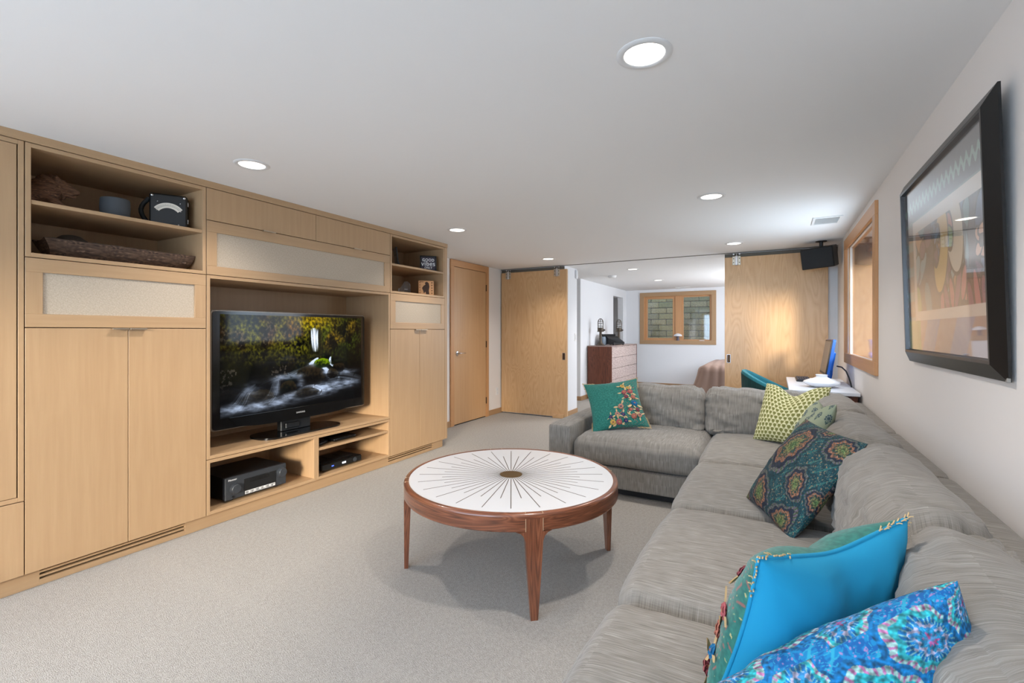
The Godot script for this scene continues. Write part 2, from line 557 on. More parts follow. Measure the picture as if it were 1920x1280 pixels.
func tv_picture() -> ImageTexture:
	var n1 := fnl(5, 5.0, 4)
	var n2 := fnl(6, 24.0, 4)
	var n3 := fnl(7, 2.4, 2)
	var w := 560
	var h := 322
	var asp := 1.74
	var rng := RandomNumberGenerator.new()
	rng.seed = 12
	var fall := PackedFloat32Array()
	fall.resize(w * h)
	var back := PackedFloat32Array()
	back.resize(w * h)
	var front := PackedFloat32Array()
	front.resize(w * h)
	var V := func(a: Array) -> Array:
		var r := []
		for q in range(0, a.size(), 2): r.append(Vector2(a[q], a[q + 1]))
		return r
	hairs(fall, w, h, V.call([0.603, 0.125, 0.604, 0.25, 0.610, 0.40]), 0.030, 0.024, 60, 0.16, rng)
	# streams behind the boulders
	hairs(back, w, h, V.call([0.632, 0.47, 0.60, 0.505, 0.565, 0.545]), 0.008, 0.02, 22, 0.16, rng)
	hairs(back, w, h, V.call([0.735, 0.46, 0.725, 0.50, 0.735, 0.55]), 0.005, 0.012, 8, 0.14, rng)
	hairs(back, w, h, V.call([0.62, 0.575, 0.68, 0.59, 0.715, 0.65, 0.735, 0.72]), 0.01, 0.03, 40, 0.10, rng)
	hairs(back, w, h, V.call([0.72, 0.54, 0.76, 0.58, 0.82, 0.62, 0.90, 0.66]), 0.006, 0.03, 26, 0.09, rng)
	hairs(back, w, h, V.call([0.70, 0.73, 0.80, 0.70, 0.92, 0.74, 1.0, 0.78]), 0.05, 0.05, 90, 0.035, rng)
	hairs(back, w, h, V.call([0.56, 0.55, 0.48, 0.60, 0.42, 0.64, 0.33, 0.66, 0.22, 0.72]), 0.012, 0.05, 40, 0.035, rng)
	hairs(back, w, h, V.call([0.46, 0.62, 0.51, 0.68, 0.53, 0.77, 0.47, 0.84]), 0.02, 0.03, 40, 0.05, rng)
	# foam in front
	hairs(front, w, h, V.call([0.34, 0.66, 0.33, 0.74, 0.31, 0.84, 0.26, 0.92]), 0.02, 0.05, 46, 0.035, rng)
	hairs(front, w, h, V.call([0.20, 0.70, 0.14, 0.78, 0.10, 0.88, 0.04, 0.96]), 0.02, 0.06, 50, 0.035, rng)
	hairs(front, w, h, V.call([0.47, 0.82, 0.40, 0.87, 0.30, 0.92, 0.18, 0.97]), 0.03, 0.05, 80, 0.04, rng)
	hairs(front, w, h, V.call([0.0, 0.90, 0.10, 0.94, 0.22, 0.96, 0.34, 0.95]), 0.04, 0.04, 60, 0.035, rng)
	hairs(front, w, h, V.call([0.63, 0.80, 0.70, 0.83, 0.78, 0.82, 0.90, 0.80, 1.0, 0.80]), 0.04, 0.06, 90, 0.035, rng)
	hairs(front, w, h, V.call([0.52, 0.785, 0.60, 0.79, 0.66, 0.84, 0.64, 0.90]), 0.012, 0.03, 50, 0.05, rng)
	hairs(front, w, h, V.call([0.36, 0.95, 0.50, 0.93, 0.66, 0.91, 0.80, 0.88]), 0.03, 0.03, 40, 0.04, rng)
	var mist := [[0.08, 0.93, 0.14, 0.05, 0.0, 0.75], [0.30, 0.93, 0.14, 0.045, 0.0, 0.7], [0.44, 0.87, 0.05, 0.04, 0.0, 0.6], [0.80, 0.80, 0.20, 0.05, 0.1, 0.7], [0.70, 0.86, 0.07, 0.05, 0.0, 0.6], [0.69, 0.63, 0.03, 0.05, -0.4, 0.7], [0.87, 0.66, 0.08, 0.03, 0.2, 0.5], [0.40, 0.655, 0.10, 0.03, -0.15, 0.6], [0.50, 0.72, 0.025, 0.07, 0.0, 0.5], [0.17, 0.76, 0.06, 0.08, 0.5, 0.35], [0.33, 0.76, 0.025, 0.09, 0.2, 0.45], [0.58, 0.545, 0.03, 0.03, 0.0, 0.6], [0.66, 0.80, 0.05, 0.025, 0.0, 0.6]]
	var rocks := [[0.575, 0.675, 0.105, 0.125, 0], [0.415, 0.775, 0.058, 0.075, 0], [0.545, 0.865, 0.105, 0.062, 1], [0.22, 0.85, 0.10, 0.085, 1], [0.80, 0.60, 0.055, 0.055, 0], [0.745, 0.665, 0.045, 0.06, 0], [0.660, 0.535, 0.062, 0.055, 2]]
	return paint(w, h, func(u: float, v: float) -> Color:
		var x := u * asp
		var a := n1.get_noise_2d(x, v)
		var d := n2.get_noise_2d(x, v * 0.8)
		var lg := n3.get_noise_2d(x + 3.0, v)
		var id := mini(int(v * h), h - 1) * w + mini(int(u * w), w - 1)
		var c := Color(0.020, 0.020, 0.014)
		# mossy slopes falling to the stream from both sides
		var slope := smoothstep(0.66, 0.30, v + 0.22 * a + 0.10 * absf(u - 0.55))
		var tex := 0.5 + 0.9 * d + 0.5 * a
		var mc := Color(0.30, 0.29, 0.045).lerp(Color(0.26, 0.15, 0.045), smoothstep(-0.1, 0.5, lg))
		if u > 0.66: mc = Color(0.17, 0.20, 0.03).lerp(Color(0.30, 0.24, 0.05), smoothstep(0.0, 0.6, lg))
		c = c.lerp(mc * clampf(tex * 1.4, 0.0, 1.9), slope * (0.55 + 0.45 * smoothstep(0.8, 0.1, absf(u - 0.58))))
		c = c.lerp(Color(0.012, 0.012, 0.010), smoothstep(0.16, 0.5, -a + 0.4 * lg) * 0.8)
		if lg > 0.12 and u < 0.4 and d > 0.18: c = c.lerp(Color(0.33, 0.30, 0.27), 0.55)
		# light through the trees above the fall
		var glow := exp(-pow((u - 0.60) / 0.17, 2.0) - pow((v + 0.02) / 0.13, 2.0))
		c = c.lerp(Color(0.74, 0.62, 0.06) * clampf(0.75 + 0.8 * d, 0.2, 1.4), clampf(glow * 1.25, 0, 1))
		c = c.lerp(Color(0.07, 0.075, 0.03), smoothstep(0.07, 0.03, absf(u - 0.61)) * smoothstep(0.13, 0.16, v) * smoothstep(0.47, 0.40, v) * 0.85)
		c = c.lerp(Color(0.86, 0.91, 0.99), clampf(fall[id], 0, 1))
		# dark bank and water
		var wet := smoothstep(0.58, 0.72, v + 0.05 * a - 0.10 * absf(u - 0.62))
		c = c.lerp(Color(0.018, 0.022, 0.030), wet * 0.9)
		c = c.lerp(Color(0.80, 0.86, 0.95), clampf(back[id], 0, 0.95))
		for r in rocks:
			var q := Vector2((u - r[0]) / r[2], (v - r[1]) / r[3])
			var dd := q.length() + 0.20 * a + 0.12 * d
			if dd < 1.1:
				var lit := smoothstep(0.35, -0.8, q.y + 0.8 * d - 0.2 * q.x)
				var rc := Color(0.022, 0.018, 0.014).lerp(Color(0.13, 0.10, 0.05), lit)
				if r[4] == 2: rc = Color(0.05, 0.09, 0.01).lerp(Color(0.40, 0.50, 0.03), lit)
				elif r[4] == 1: rc = rc.lerp(Color(0.05, 0.055, 0.06), 0.4)
				c = c.lerp(rc, smoothstep(1.05, 0.93, dd))
		c = c.lerp(Color(0.80, 0.86, 0.96), clampf(front[id] * (1.0 + 0.5 * a), 0, 0.95))
		var silk := 0.0
		for m in mist:
			var q := Vector2((u - m[0]) / m[2], (v - m[1]) / m[3]).rotated(m[4])
			silk += m[5] * exp(-q.length_squared())
		silk *= 0.75 + 0.9 * n1.get_noise_2d(x * 0.9 + v * 1.4, v * 3.4 - x * 0.6) + 0.3 * a
		c = c.lerp(Color(0.66, 0.72, 0.82), clampf(silk, 0, 0.9))
		var edge := minf(minf(u, 1.0 - u), minf(v, 1.0 - v))
		return c * (0.70 + 0.30 * smoothstep(0.0, 0.10, edge)))

# paisley: nested drop-shaped medallions with dotted borders
func paisley(sd: int, ground: Array, bands: Array, drops: Array, asp := 1.0) -> ImageTexture:
	var n1 := fnl(sd, 9.0, 3)
	var n2 := fnl(sd + 1, 45.0, 2)
	return paint(400, 400, func(u: float, v: float) -> Color:
		var a := n1.get_noise_2d(u, v)
		var d := n2.get_noise_2d(u, v)
		var c: Color = ground[0].lerp(ground[1], smoothstep(-0.2, 0.25, sin(u * 60.0 + 8.0 * a) * sin(v * 60.0 + 8.0 * a) + d))
		var curl := absf(sin((u + 0.22 * a) * 44.0) + cos((v - 0.22 * a) * 44.0))
		if curl < 0.22:
			c = c.lerp(ground[2], 0.75)
		if d > 0.42:
			c = c.lerp(ground[3], 0.8)
		for q in drops:
			var p: Vector2 = Vector2(u - q[0], v - q[1]).rotated(q[2]) / q[3]
			var y: float = p.y
			var wob := 0.05 * sin(9.0 * atan2(p.x, p.y)) + 0.06 * a
			var wd := 0.62 * (1.0 - 0.45 * clampf(y, -1, 1)) + 0.05
			var bend := 0.28 * maxf(0.0, y) * maxf(0.0, y)
			var r := Vector2((p.x - bend) / wd, y).length() + wob
			if r < 1.0:
				var k: int = mini(int(r * bands.size()), bands.size() - 1)
				c = bands[k]
				if k % 2 == 1 and sin(atan2(p.x, p.y) * 34.0) > 0.45:
					c = c.lerp(bands[(k + 2) % bands.size()], 0.8)
				if k == 0 or k == 2:
					c = c.lerp(bands[(k + 1) % bands.size()], smoothstep(0.05, 0.5, sin(p.x * 32.0 + 4.0 * a) * cos(p.y * 26.0) + d) * 0.75)
				c = c * (0.88 + 0.5 * d)
		return c)

func art_picture() -> ImageTexture:
	var n1 := fnl(41, 3.0, 2)
	var blobs := []   # [x, y, rx, ry, rot, colour]: plain abstract shapes
	var rng := RandomNumberGenerator.new()
	rng.seed = 77
	var pal := [c8(150, 172, 168), c8(196, 128, 112), c8(128, 92, 100), c8(108, 128, 150), c8(140, 160, 88), c8(198, 150, 116), c8(112, 146, 140), c8(104, 136, 134), c8(92, 112, 140)]
	for k in 44:
		blobs.append([rng.randf_range(0.16, 0.97), rng.randf_range(0.22, 0.78), rng.randf_range(0.02, 0.06), rng.randf_range(0.04, 0.13), rng.randf_range(-0.7, 0.7), pal[rng.randi() % pal.size()], rng.randi() % 3])
	for k in 8:
		blobs.append([0.52 + 0.06 * k, rng.randf_range(0.62, 0.76), 0.022, rng.randf_range(0.08, 0.13), rng.randf_range(-0.35, 0.35), [c8(196, 118, 112), c8(150, 92, 104)][k % 2], 0])
	blobs.append([0.68, 0.40, 0.085, 0.20, 0.1, c8(222, 208, 186), 3])
	blobs.append([0.52, 0.46, 0.085, 0.22, -0.15, c8(216, 178, 96), 3])
	for k in 5:
		blobs.append([0.93 + 0.032 * cos(k * TAU / 5), 0.50 + 0.05 * sin(k * TAU / 5), 0.022, 0.034, k * TAU / 5, c8(226, 180, 148), 0])
	blobs.append([0.93, 0.50, 0.015, 0.022, 0.0, c8(96, 84, 72), 0])
	return paint(576, 384, func(u: float, v: float) -> Color:
		var a := n1.get_noise_2d(u * 2.0, v * 2.0)
		var bg := c8(84, 84, 92).lerp(c8(92, 74, 62), smoothstep(0.35, 0.55, v)).lerp(c8(120, 100, 84), clampf(0.4 + a, 0, 1) * 0.5)
		# mat: a painted margin with a scalloped band, then a cream line, then the picture
		var inx := u > 0.12
		var iny := v > 0.21 and v < 0.82
		if not (inx and iny):
			var c := c8(88, 90, 94).lerp(c8(116, 96, 86), smoothstep(0.15, 0.5, v))
			if v < 0.2:
				if absf(v - 0.115 - 0.022 * sin(u * 120.0)) < 0.020: c = c8(150, 184, 168)
			elif v > 0.82:
				c = c8(178, 148, 134).lerp(c8(150, 150, 168), smoothstep(-0.1, 0.3, sin(u * 17.0 + 9.0 * v)))
				if u < 0.2: c = c8(150, 164, 104)
			else:
				c = c8(126, 108, 92).lerp(c8(120, 140, 130), smoothstep(0.3, 0.5, sin(v * 40.0)))
			return c
		if u < 0.16 or v < 0.285 or v > 0.765:
			return c8(222, 208, 192)
		var c := bg
		for s in blobs:
			if absf(u - s[0]) > 0.25 or absf(v - s[1]) > 0.25 or maxf(absf(u - s[0]), absf(v - s[1])) > 1.3 * maxf(s[2], s[3]): continue
			var p := Vector2((u - s[0]) * 1.0, v - s[1]).rotated(s[4])
			var q := Vector2(p.x / s[2], p.y / s[3])
			var r := q.length()
			if s[6] == 2: r = maxf(absf(q.x) + 0.5 * (q.y + 1.0), absf(q.y))   # wedge
			if s[6] == 3:                                                       # crescent
				r = maxf(r, 1.55 - Vector2((p.x + s[2] * 0.62) / s[2], (p.y + s[3] * 0.12) / s[3]).length())
			if r < 1.0: c = s[5]
			elif r < 1.0 + 0.009 / s[2]: c = c8(62, 52, 46)
		return c)

func materials() -> void:
	M.wall = mat(c8(236, 229, 223), 0.85)
	M.wall_cool = mat(c8(236, 236, 238), 0.85)
	M.ceiling = mat(c8(242, 241, 240), 0.9)
	# carpet: cut pile
	var f1 := nz(1024, 1024, 0.32, 1, 1, 11, 2)
	var f2 := nz(1024, 1024, 0.035, 1, 1, 12, 3)
	var f3 := nz(1024, 1024, 0.16, 2, 1, 13, 2)
	var val := PackedFloat32Array()
	var hb := PackedByteArray()
	val.resize(1024 * 1024)
	hb.resize(1024 * 1024)
	for i in 1024 * 1024:
		var x := 0.50 * f1[i] + 0.32 * f3[i] + 0.18 * f2[i]
		val[i] = x / 255.0
		hb[i] = int(0.6 * f1[i] + 0.4 * f3[i])
	var ct := ramp_tex(1024, 1024, val, [c8(92, 87, 82), c8(146, 141, 134), c8(171, 166, 159), c8(192, 187, 181), c8(220, 216, 209)])
	M.carpet = mat(Color.WHITE, 0.95, ct, Vector3(1.15, 1.15, 1.15), {"heightmap_enabled": true, "heightmap_texture": grey_tex(1024, 1024, hb), "heightmap_scale": 0.5, "uv1_triplanar": true, "uv1_world_triplanar": true, "metallic_specular": 0.2})
	# woods
	var maple := wood_tex(512, 1024, 21, 24, 2.0, 0.06, 0.14, 0.26, [c8(150, 117, 86), c8(173, 140, 105), c8(181, 149, 113), c8(191, 161, 126)])
	M.maple = mat(Color.WHITE, 0.42, maple, Vector3(1.25, 0.6, 1), {"metallic_specular": 0.45})
	M.maple_in = mat(Color(0.97, 0.95, 0.93), 0.5, maple, Vector3(1.25, 0.6, 1))
	var ply := wood_tex(512, 512, 31, 6, 8.0, 0.40, 0.10, 0.20, [c8(178, 136, 92), c8(202, 160, 114), c8(210, 170, 125), c8(219, 182, 138)])
	M.ply = mat(Color.WHITE, 0.30, ply, Vector3(0.72, 0.36, 1), {"metallic_specular": 0.5})
	var door := wood_tex(512, 512, 33, 24, 4.0, 0.16, 0.25, 0.3, [c8(172, 126, 84), c8(196, 152, 108), c8(203, 160, 116), c8(213, 173, 130)])
	M.door = mat(Color.WHITE, 0.36, door, Vector3(1.2, 0.45, 1))
	M.base_wood = mat(Color(0.98, 0.94, 0.9), 0.45, maple, Vector3(1.2, 0.5, 1))
	M.casing = mat(Color(1.0, 0.95, 0.9), 0.4, door, Vector3(1.2, 0.45, 1))
	M.fir_pale = mat(Color(1.0, 0.985, 0.97), 0.45, maple, Vector3(1.2, 0.5, 1))
	M.fir = mat(Color(1.0, 0.96, 0.92), 0.4, door, Vector3(1.2, 0.45, 1))
	var wal := wood_tex(512, 512, 37, 12, 9.0, 0.5, 0.3, 0.35, [c8(66, 36, 24), c8(112, 64, 42), c8(138, 82, 55), c8(164, 104, 72)])
	M.walnut = mat(Color.WHITE, 0.28, wal, Vector3(2.2, 0.9, 1), {"clearcoat_enabled": true, "clearcoat": 0.4, "clearcoat_roughness": 0.15})
	M.walnut_flat = mat(Color(0.85, 0.8, 0.78), 0.4, wal, Vector3(1.6, 0.7, 1))
	var weath := wood_tex(256, 256, 39, 10, 7.0, 0.5, 0.5, 0.6, [c8(28, 20, 15), c8(62, 46, 36), c8(92, 70, 55), c8(128, 104, 84)])
	var wim := weath.get_image()
	wim.rotate_90(CLOCKWISE)
	weath = ImageTexture.create_from_image(wim)
	M.weathered = mat(Color.WHITE, 0.85, weath, Vector3(6, 6, 6), {"uv1_triplanar": true})
	M.lion = mat(Color(1.25, 1.15, 1.05), 0.8, weath, Vector3(9, 9, 9), {"uv1_triplanar": true})
	# cloths
	var s1 := nz(512, 512, 0.40, 1, 64, 51, 2)
	var s2 := nz(512, 512, 0.13, 1, 32, 52, 2)
	var s3 := nz(512, 512, 0.02, 1, 2, 53, 2)
	var sv := PackedFloat32Array()
	sv.resize(512 * 512)
	var sb := PackedByteArray()
	sb.resize(512 * 512)
	for i in 512 * 512:
		var x := 0.5 + 0.85 * (s1[i] / 255.0 - 0.5) + 0.45 * (s2[i] / 255.0 - 0.5) + 0.22 * (s3[i] / 255.0 - 0.5)
		sv[i] = x
		sb[i] = int(clampf(x, 0, 1) * 255)
	var st := ramp_tex(512, 512, sv, [c8(92, 87, 80), c8(124, 118, 110), c8(139, 133, 125), c8(155, 149, 141), c8(184, 179, 171)])
	M.sofa = mat(Color.WHITE, 0.85, st, Vector3(2.6, 2.6, 2.6), {"uv1_triplanar": true, "uv1_triplanar_sharpness": 3.0, "heightmap_enabled": true, "heightmap_texture": grey_tex(512, 512, sb), "heightmap_scale": 0.06, "rim_enabled": true, "rim": 0.35, "rim_tint": 0.5, "metallic_specular": 0.25})
	M.sofa_dark = mat(c8(46, 44, 44), 0.9)
	var w1 := PackedByteArray()
	w1.resize(128 * 128 * 3)
	var wn := nz(128, 128, 0.3, 1, 4, 57, 2)
	var wm := nz(128, 128, 0.3, 4, 1, 58, 2)
	for i in 128 * 128:
		var x: float = 0.5 * wn[i] / 255.0 + 0.5 * wm[i] / 255.0
		set3(w1, i, c8(160, 145, 126).lerp(c8(206, 192, 174), x))
	M.linen = mat(Color.WHITE, 0.9, tex_from(128, 128, w1), Vector3(8, 8, 8))
	M.teal_velvet = mat(c8(24, 122, 112), 0.8, null, Vector3.ONE, {"rim_enabled": true, "rim": 0.6, "rim_tint": 0.6})
	M.blue_cotton = mat(c8(12, 142, 184), 0.85, null, Vector3.ONE, {"rim_enabled": true, "rim": 0.3, "rim_tint": 0.7})
	M.gold_thread = mat(c8(206, 176, 128), 0.7)
	var tv0 := fnl(61, 30.0, 2)
	M.p_teal = mat(Color.WHITE, 0.85, paint(256, 256, func(u: float, v: float) -> Color:
		var c := c8(16, 98, 88).lerp(c8(36, 120, 106), 0.5 + tv0.get_noise_2d(u, v))
		var q := u + 0.35 * v
		if q > 0.75 and v > 0.12:
			var l := absf(sin(u * 34.0 + 5.0 * sin(v * 17.0))) + absf(sin(v * 31.0 + 4.0 * sin(u * 21.0)))
			if l < 0.30: c = c8(190, 172, 118)
			elif l > 1.86: c = c8(140, 92, 84)
		return c), Vector3.ONE, {"rim_enabled": true, "rim": 0.4, "rim_tint": 0.6})
	M.p_green = mat(Color.WHITE, 0.85, paint(512, 512, func(u: float, v: float) -> Color:
		var k := 17.0
		var x := u * k
		var y := v * k * 1.0
		var l0 := absf(fposmod(y, 1.0) - 0.5)
		var a := absf(fposmod(x + 0.5 * y, 1.0) - 0.5)
		var b := absf(fposmod(x - 0.5 * y, 1.0) - 0.5)
		var d := Vector2(fposmod(x + 0.5 * floorf(y), 1.0) - 0.5, fposmod(y, 1.0) - 0.5)
		if a < 0.10 or b < 0.10: return c8(218, 214, 168)
		if d.length() < 0.20: return c8(226, 222, 180)
		if l0 < 0.06: return c8(196, 192, 140)
		return c8(122, 122, 62)))
	M.p_sage = mat(Color.WHITE, 0.88, paint(512, 512, func(u: float, v: float) -> Color:
		var c := c8(150, 158, 132)
		var row := floorf(v * 6.0)
		var x := fposmod(u * 6.0 + 0.5 * row, 1.0) - 0.5
		var y := fposmod(v * 6.0, 1.0) - 0.5
		var r := Vector2(x, y + 0.06).length()
		var an := atan2(x, -(y + 0.06))
		if y < 0.12 and r < 0.27 + 0.03 * cos(an * 9.0):
			c = c8(60, 78, 84)
			if r > 0.10 and r < 0.2 and absf(sin(an * 4.5)) > 0.7: c = c8(150, 160, 140)
		elif absf(x) < 0.025 and y > 0.0 and y < 0.36: c = c8(66, 84, 84)
		elif y > 0.14 and y < 0.30 and absf(absf(x) - 0.5 * (0.36 - y)) < 0.035: c = c8(66, 90, 84)
		return c))
	M.p_dark = mat(Color.WHITE, 0.8, paisley(71, [c8(6, 48, 58), c8(12, 70, 78), c8(44, 110, 104), c8(170, 120, 84)],
		[c8(70, 100, 58), c8(98, 122, 74), c8(28, 66, 62), c8(150, 98, 64), c8(20, 34, 54), c8(96, 88, 98), c8(8, 56, 66)],
		[[0.40, 0.34, 2.6, 0.33], [0.86, 0.20, 1.2, 0.22], [0.73, 0.58, 0.6, 0.17], [0.36, 0.80, 3.6, 0.27], [0.76, 0.88, 2.2, 0.24], [0.06, 0.58, 0.4, 0.17], [0.08, 0.10, 2.0, 0.2], [0.98, 0.60, 4.2, 0.15], [0.58, 0.06, 3.0, 0.13], [0.10, 0.94, 1.0, 0.16]]), Vector3.ONE)
	M.p_blue = mat(Color.WHITE, 0.85, paisley(75, [c8(0, 88, 150), c8(0, 122, 174), c8(50, 164, 186), c8(176, 120, 168)],
		[c8(184, 92, 148), c8(40, 146, 184), c8(176, 172, 198), c8(0, 104, 164), c8(40, 164, 172), c8(150, 186, 180), c8(0, 110, 168)],
		[[0.16, 0.17, 1.2, 0.15], [0.40, 0.07, 2.6, 0.14], [0.76, 0.10, 0.6, 0.15], [0.94, 0.10, 2.0, 0.12], [0.85, 0.32, 2.6, 0.19], [0.58, 0.20, 0.8, 0.17], [0.30, 0.24, 3.4, 0.2], [0.66, 0.52, 1.8, 0.2], [0.40, 0.55, 0.4, 0.19], [0.12, 0.50, 2.6, 0.18], [0.85, 0.68, 4.0, 0.18], [0.2, 0.82, 1.0, 0.2], [0.6, 0.85, 2.2, 0.2], [0.08, 0.1, 0.3, 0.13]]), Vector3.ONE)
	M.quilt = mat(c8(132, 108, 96), 0.85, null, Vector3.ONE, {"rim_enabled": true, "rim": 0.3})
	# metals, glass, plastics
	M.chrome = mat(c8(206, 206, 208), 0.22, null, Vector3.ONE, {"metallic": 1.0})
	M.nickel = mat(c8(196, 186, 168), 0.35, null, Vector3.ONE, {"metallic": 1.0})
	M.bronze = mat(c8(86, 66, 50), 0.4, null, Vector3.ONE, {"metallic": 0.9})
	M.brass = mat(c8(122, 98, 62), 0.42, null, Vector3.ONE, {"metallic": 0.8})
	M.iron = mat(c8(98, 88, 78), 0.55, null, Vector3.ONE, {"metallic": 0.8})
	M.black_gloss = mat(c8(10, 11, 13), 0.12)
	M.black = mat(c8(18, 19, 21), 0.4)
	M.black_matte = mat(c8(14, 15, 16), 0.7)
	M.charcoal = mat(c8(52, 55, 60), 0.38)
	M.void = mat(c8(14, 11, 9), 0.95)
	M.white_paint = mat(c8(236, 235, 233), 0.5)
	M.white_gloss = mat(c8(240, 240, 242), 0.12)
	M.white_print = mat(c8(225, 225, 225), 0.6)
	M.pale_inlay = mat(c8(206, 178, 142), 0.4)
	M.tab = mat(c8(176, 160, 140), 0.42, null, Vector3.ONE, {"metallic": 0.9})
	M.grey_print = mat(c8(150, 150, 152), 0.5)
	M.marble = mat(c8(236, 236, 237), 0.25)
	M.inlay = mat(c8(92, 80, 66), 0.4, null, Vector3.ONE, {"metallic": 0.5})
	M.desk = mat(c8(232, 234, 240), 0.35)
	M.chair_teal = mat(c8(40, 128, 138), 0.7, null, Vector3.ONE, {"rim_enabled": true, "rim": 0.5})
	M.chair_out = mat(c8(18, 66, 66), 0.75)
	M.glass = mat(Color(1, 1, 1, 0.04), 0.03, null, Vector3.ONE, {"transparency": BaseMaterial3D.TRANSPARENCY_ALPHA})
	M.screened = mat(Color(0.8, 0.8, 0.8, 0.10), 0.05, null, Vector3.ONE, {"transparency": BaseMaterial3D.TRANSPARENCY_ALPHA})
	M.crystal = mat(Color(0.9, 0.92, 0.95, 0.0), 0.05, null, Vector3.ONE, {"refraction_enabled": true, "refraction_scale": 0.05})
	M.lens = mat(Color.WHITE, 0.5, null, Vector3.ONE, {"emission_enabled": true, "emission": Color(1.0, 0.97, 0.92), "emission_energy_multiplier": 3.0})
	M.trim_white = mat(c8(226, 226, 226), 0.5)
	M.pot = mat(c8(72, 76, 80), 0.75)
	M.stone_dome = mat(c8(92, 82, 74), 0.8)
	M.frame_black = mat(c8(18, 19, 20), 0.3)
	M.blue_rim = mat(c8(16, 84, 170), 0.25)
	M.stone = []
	for k in 4:
		var ns := fnl(90 + k, 6.0, 4)
		M.stone.append(mat([c8(176, 160, 108), c8(160, 146, 100), c8(186, 166, 118), c8(146, 140, 92)][k], 0.95, paint(96, 64, func(u: float, v: float) -> Color:
			var a := ns.get_noise_2d(u * 1.6, v)
			return Color(0.75, 0.75, 0.72).lerp(Color(1.15, 1.12, 1.0), 0.5 + 0.9 * a)), Vector3(3, 6, 3), {"uv1_triplanar": true}))
	M.soil = mat(c8(60, 58, 50), 0.95)
	var dn := fnl(97, 1.0, 3)
	M.drawer = mat(Color.WHITE, 0.45, paint(256, 128, func(u: float, v: float) -> Color:
		var a := dn.get_noise_2d(u * 40.0, v * 5.0) + 0.6 * dn.get_noise_2d(u * 5.0, v * 50.0)
		return c8(164, 142, 136).lerp(c8(206, 190, 184), clampf(0.5 + a, 0, 1))), Vector3(1.2, 2.0, 1))

# ------------------------------------------------------------------ the scene
func _ready() -> void:
	# camera: level, turned 29.3 degrees to the left of the room's axis, lens shifted a little
	var cam := Camera3D.new()
	cam.name = "camera"
	cam.projection = Camera3D.PROJECTION_FRUSTUM
	cam.near = 0.05
	cam.far = 200.0
	cam.size = 0.05 * 1280.0 / 885.0
	cam.frustum_offset = Vector2(0, -0.05 * 19.0 / 885.0)
	cam.position = Vector3(0, 1.215, 0)
	cam.rotation.y = atan2(496.0, 885.0)
	add_child(cam)
	cam.current = true
	# sky, sun, exposure
	var sm := ProceduralSkyMaterial.new()
	sm.sky_top_color = c8(120, 160, 215)
	sm.sky_horizon_color = c8(205, 216, 228)
	sm.ground_bottom_color = c8(110, 108, 100)
	sm.ground_horizon_color = c8(190, 196, 200)
	sm.sun_angle_max = 1.0
	var env := Environment.new()
	env.background_mode = Environment.BG_SKY
	env.sky = Sky.new()
	env.sky.sky_material = sm
	env.background_energy_multiplier = 2.4
	env.tonemap_mode = Environment.TONE_MAPPER_LINEAR
	env.tonemap_exposure = 1.33
	env.sdfgi_enabled = true
	env.ssao_enabled = true
	env.ssil_enabled = true
	var we := WorldEnvironment.new()
	we.name = "world_environment"
	we.environment = env
	add_child(we)
	var sun := DirectionalLight3D.new()
	sun.name = "sun"
	sun.light_color = Color(1.0, 0.95, 0.86)
	sun.light_energy = 1.5
	sun.light_angular_distance = 9.0
	sun.shadow_enabled = true
	sun.sky_mode = DirectionalLight3D.SKY_MODE_LIGHT_ONLY
	add_child(sun)
	sun.look_at_from_position(Vector3.ZERO, Vector3(-0.46, -0.21, -1.0))
	# daylight through the large window in the wall behind the camera
	var day := AreaLight3D.new()
	day.name = "window_daylight"
	day.area_size = Vector2(2.9, 1.35)
	day.light_color = Color(0.78, 0.89, 1.0)
	day.light_energy = 8.0
	day.area_range = 20.0
	day.shadow_enabled = true
	day.position = Vector3(-1.5, 1.3, ZN - 0.03)
	add_child(day)   # shines along -z
	# and through the bedroom's side window, hidden behind the right sliding door
	var side := AreaLight3D.new()
	side.name = "bedroom_window_daylight"
	side.area_size = Vector2(1.5, 0.9)
	side.light_color = Color(0.92, 0.96, 1.0)
	side.light_energy = 5.2
	side.area_range = 20.0
	side.shadow_enabled = true
	side.position = Vector3(XR - 0.03, 1.45, -8.6)
	side.rotation.y = PI / 2   # shines along -x
	add_child(side)
	# sky light through the right window
	var well := AreaLight3D.new()
	well.name = "right_window_daylight"
	well.area_size = Vector2(1.2, 0.85)
	well.light_color = Color(0.82, 0.92, 1.0)
	well.light_energy = 1.1
	well.area_range = 20.0
	well.shadow_enabled = true
	well.position = Vector3(XR - 0.022, 1.49, -4.59)
	well.rotation.y = PI / 2
	add_child(well)
	materials()
	room()
	windows()
	doors()
	cabinets()
	media()
	shelf_things()
	coffee_table()
	sofa()
	pillows()
	picture()
	desk_corner()
	bedroom()
	ceiling_things()

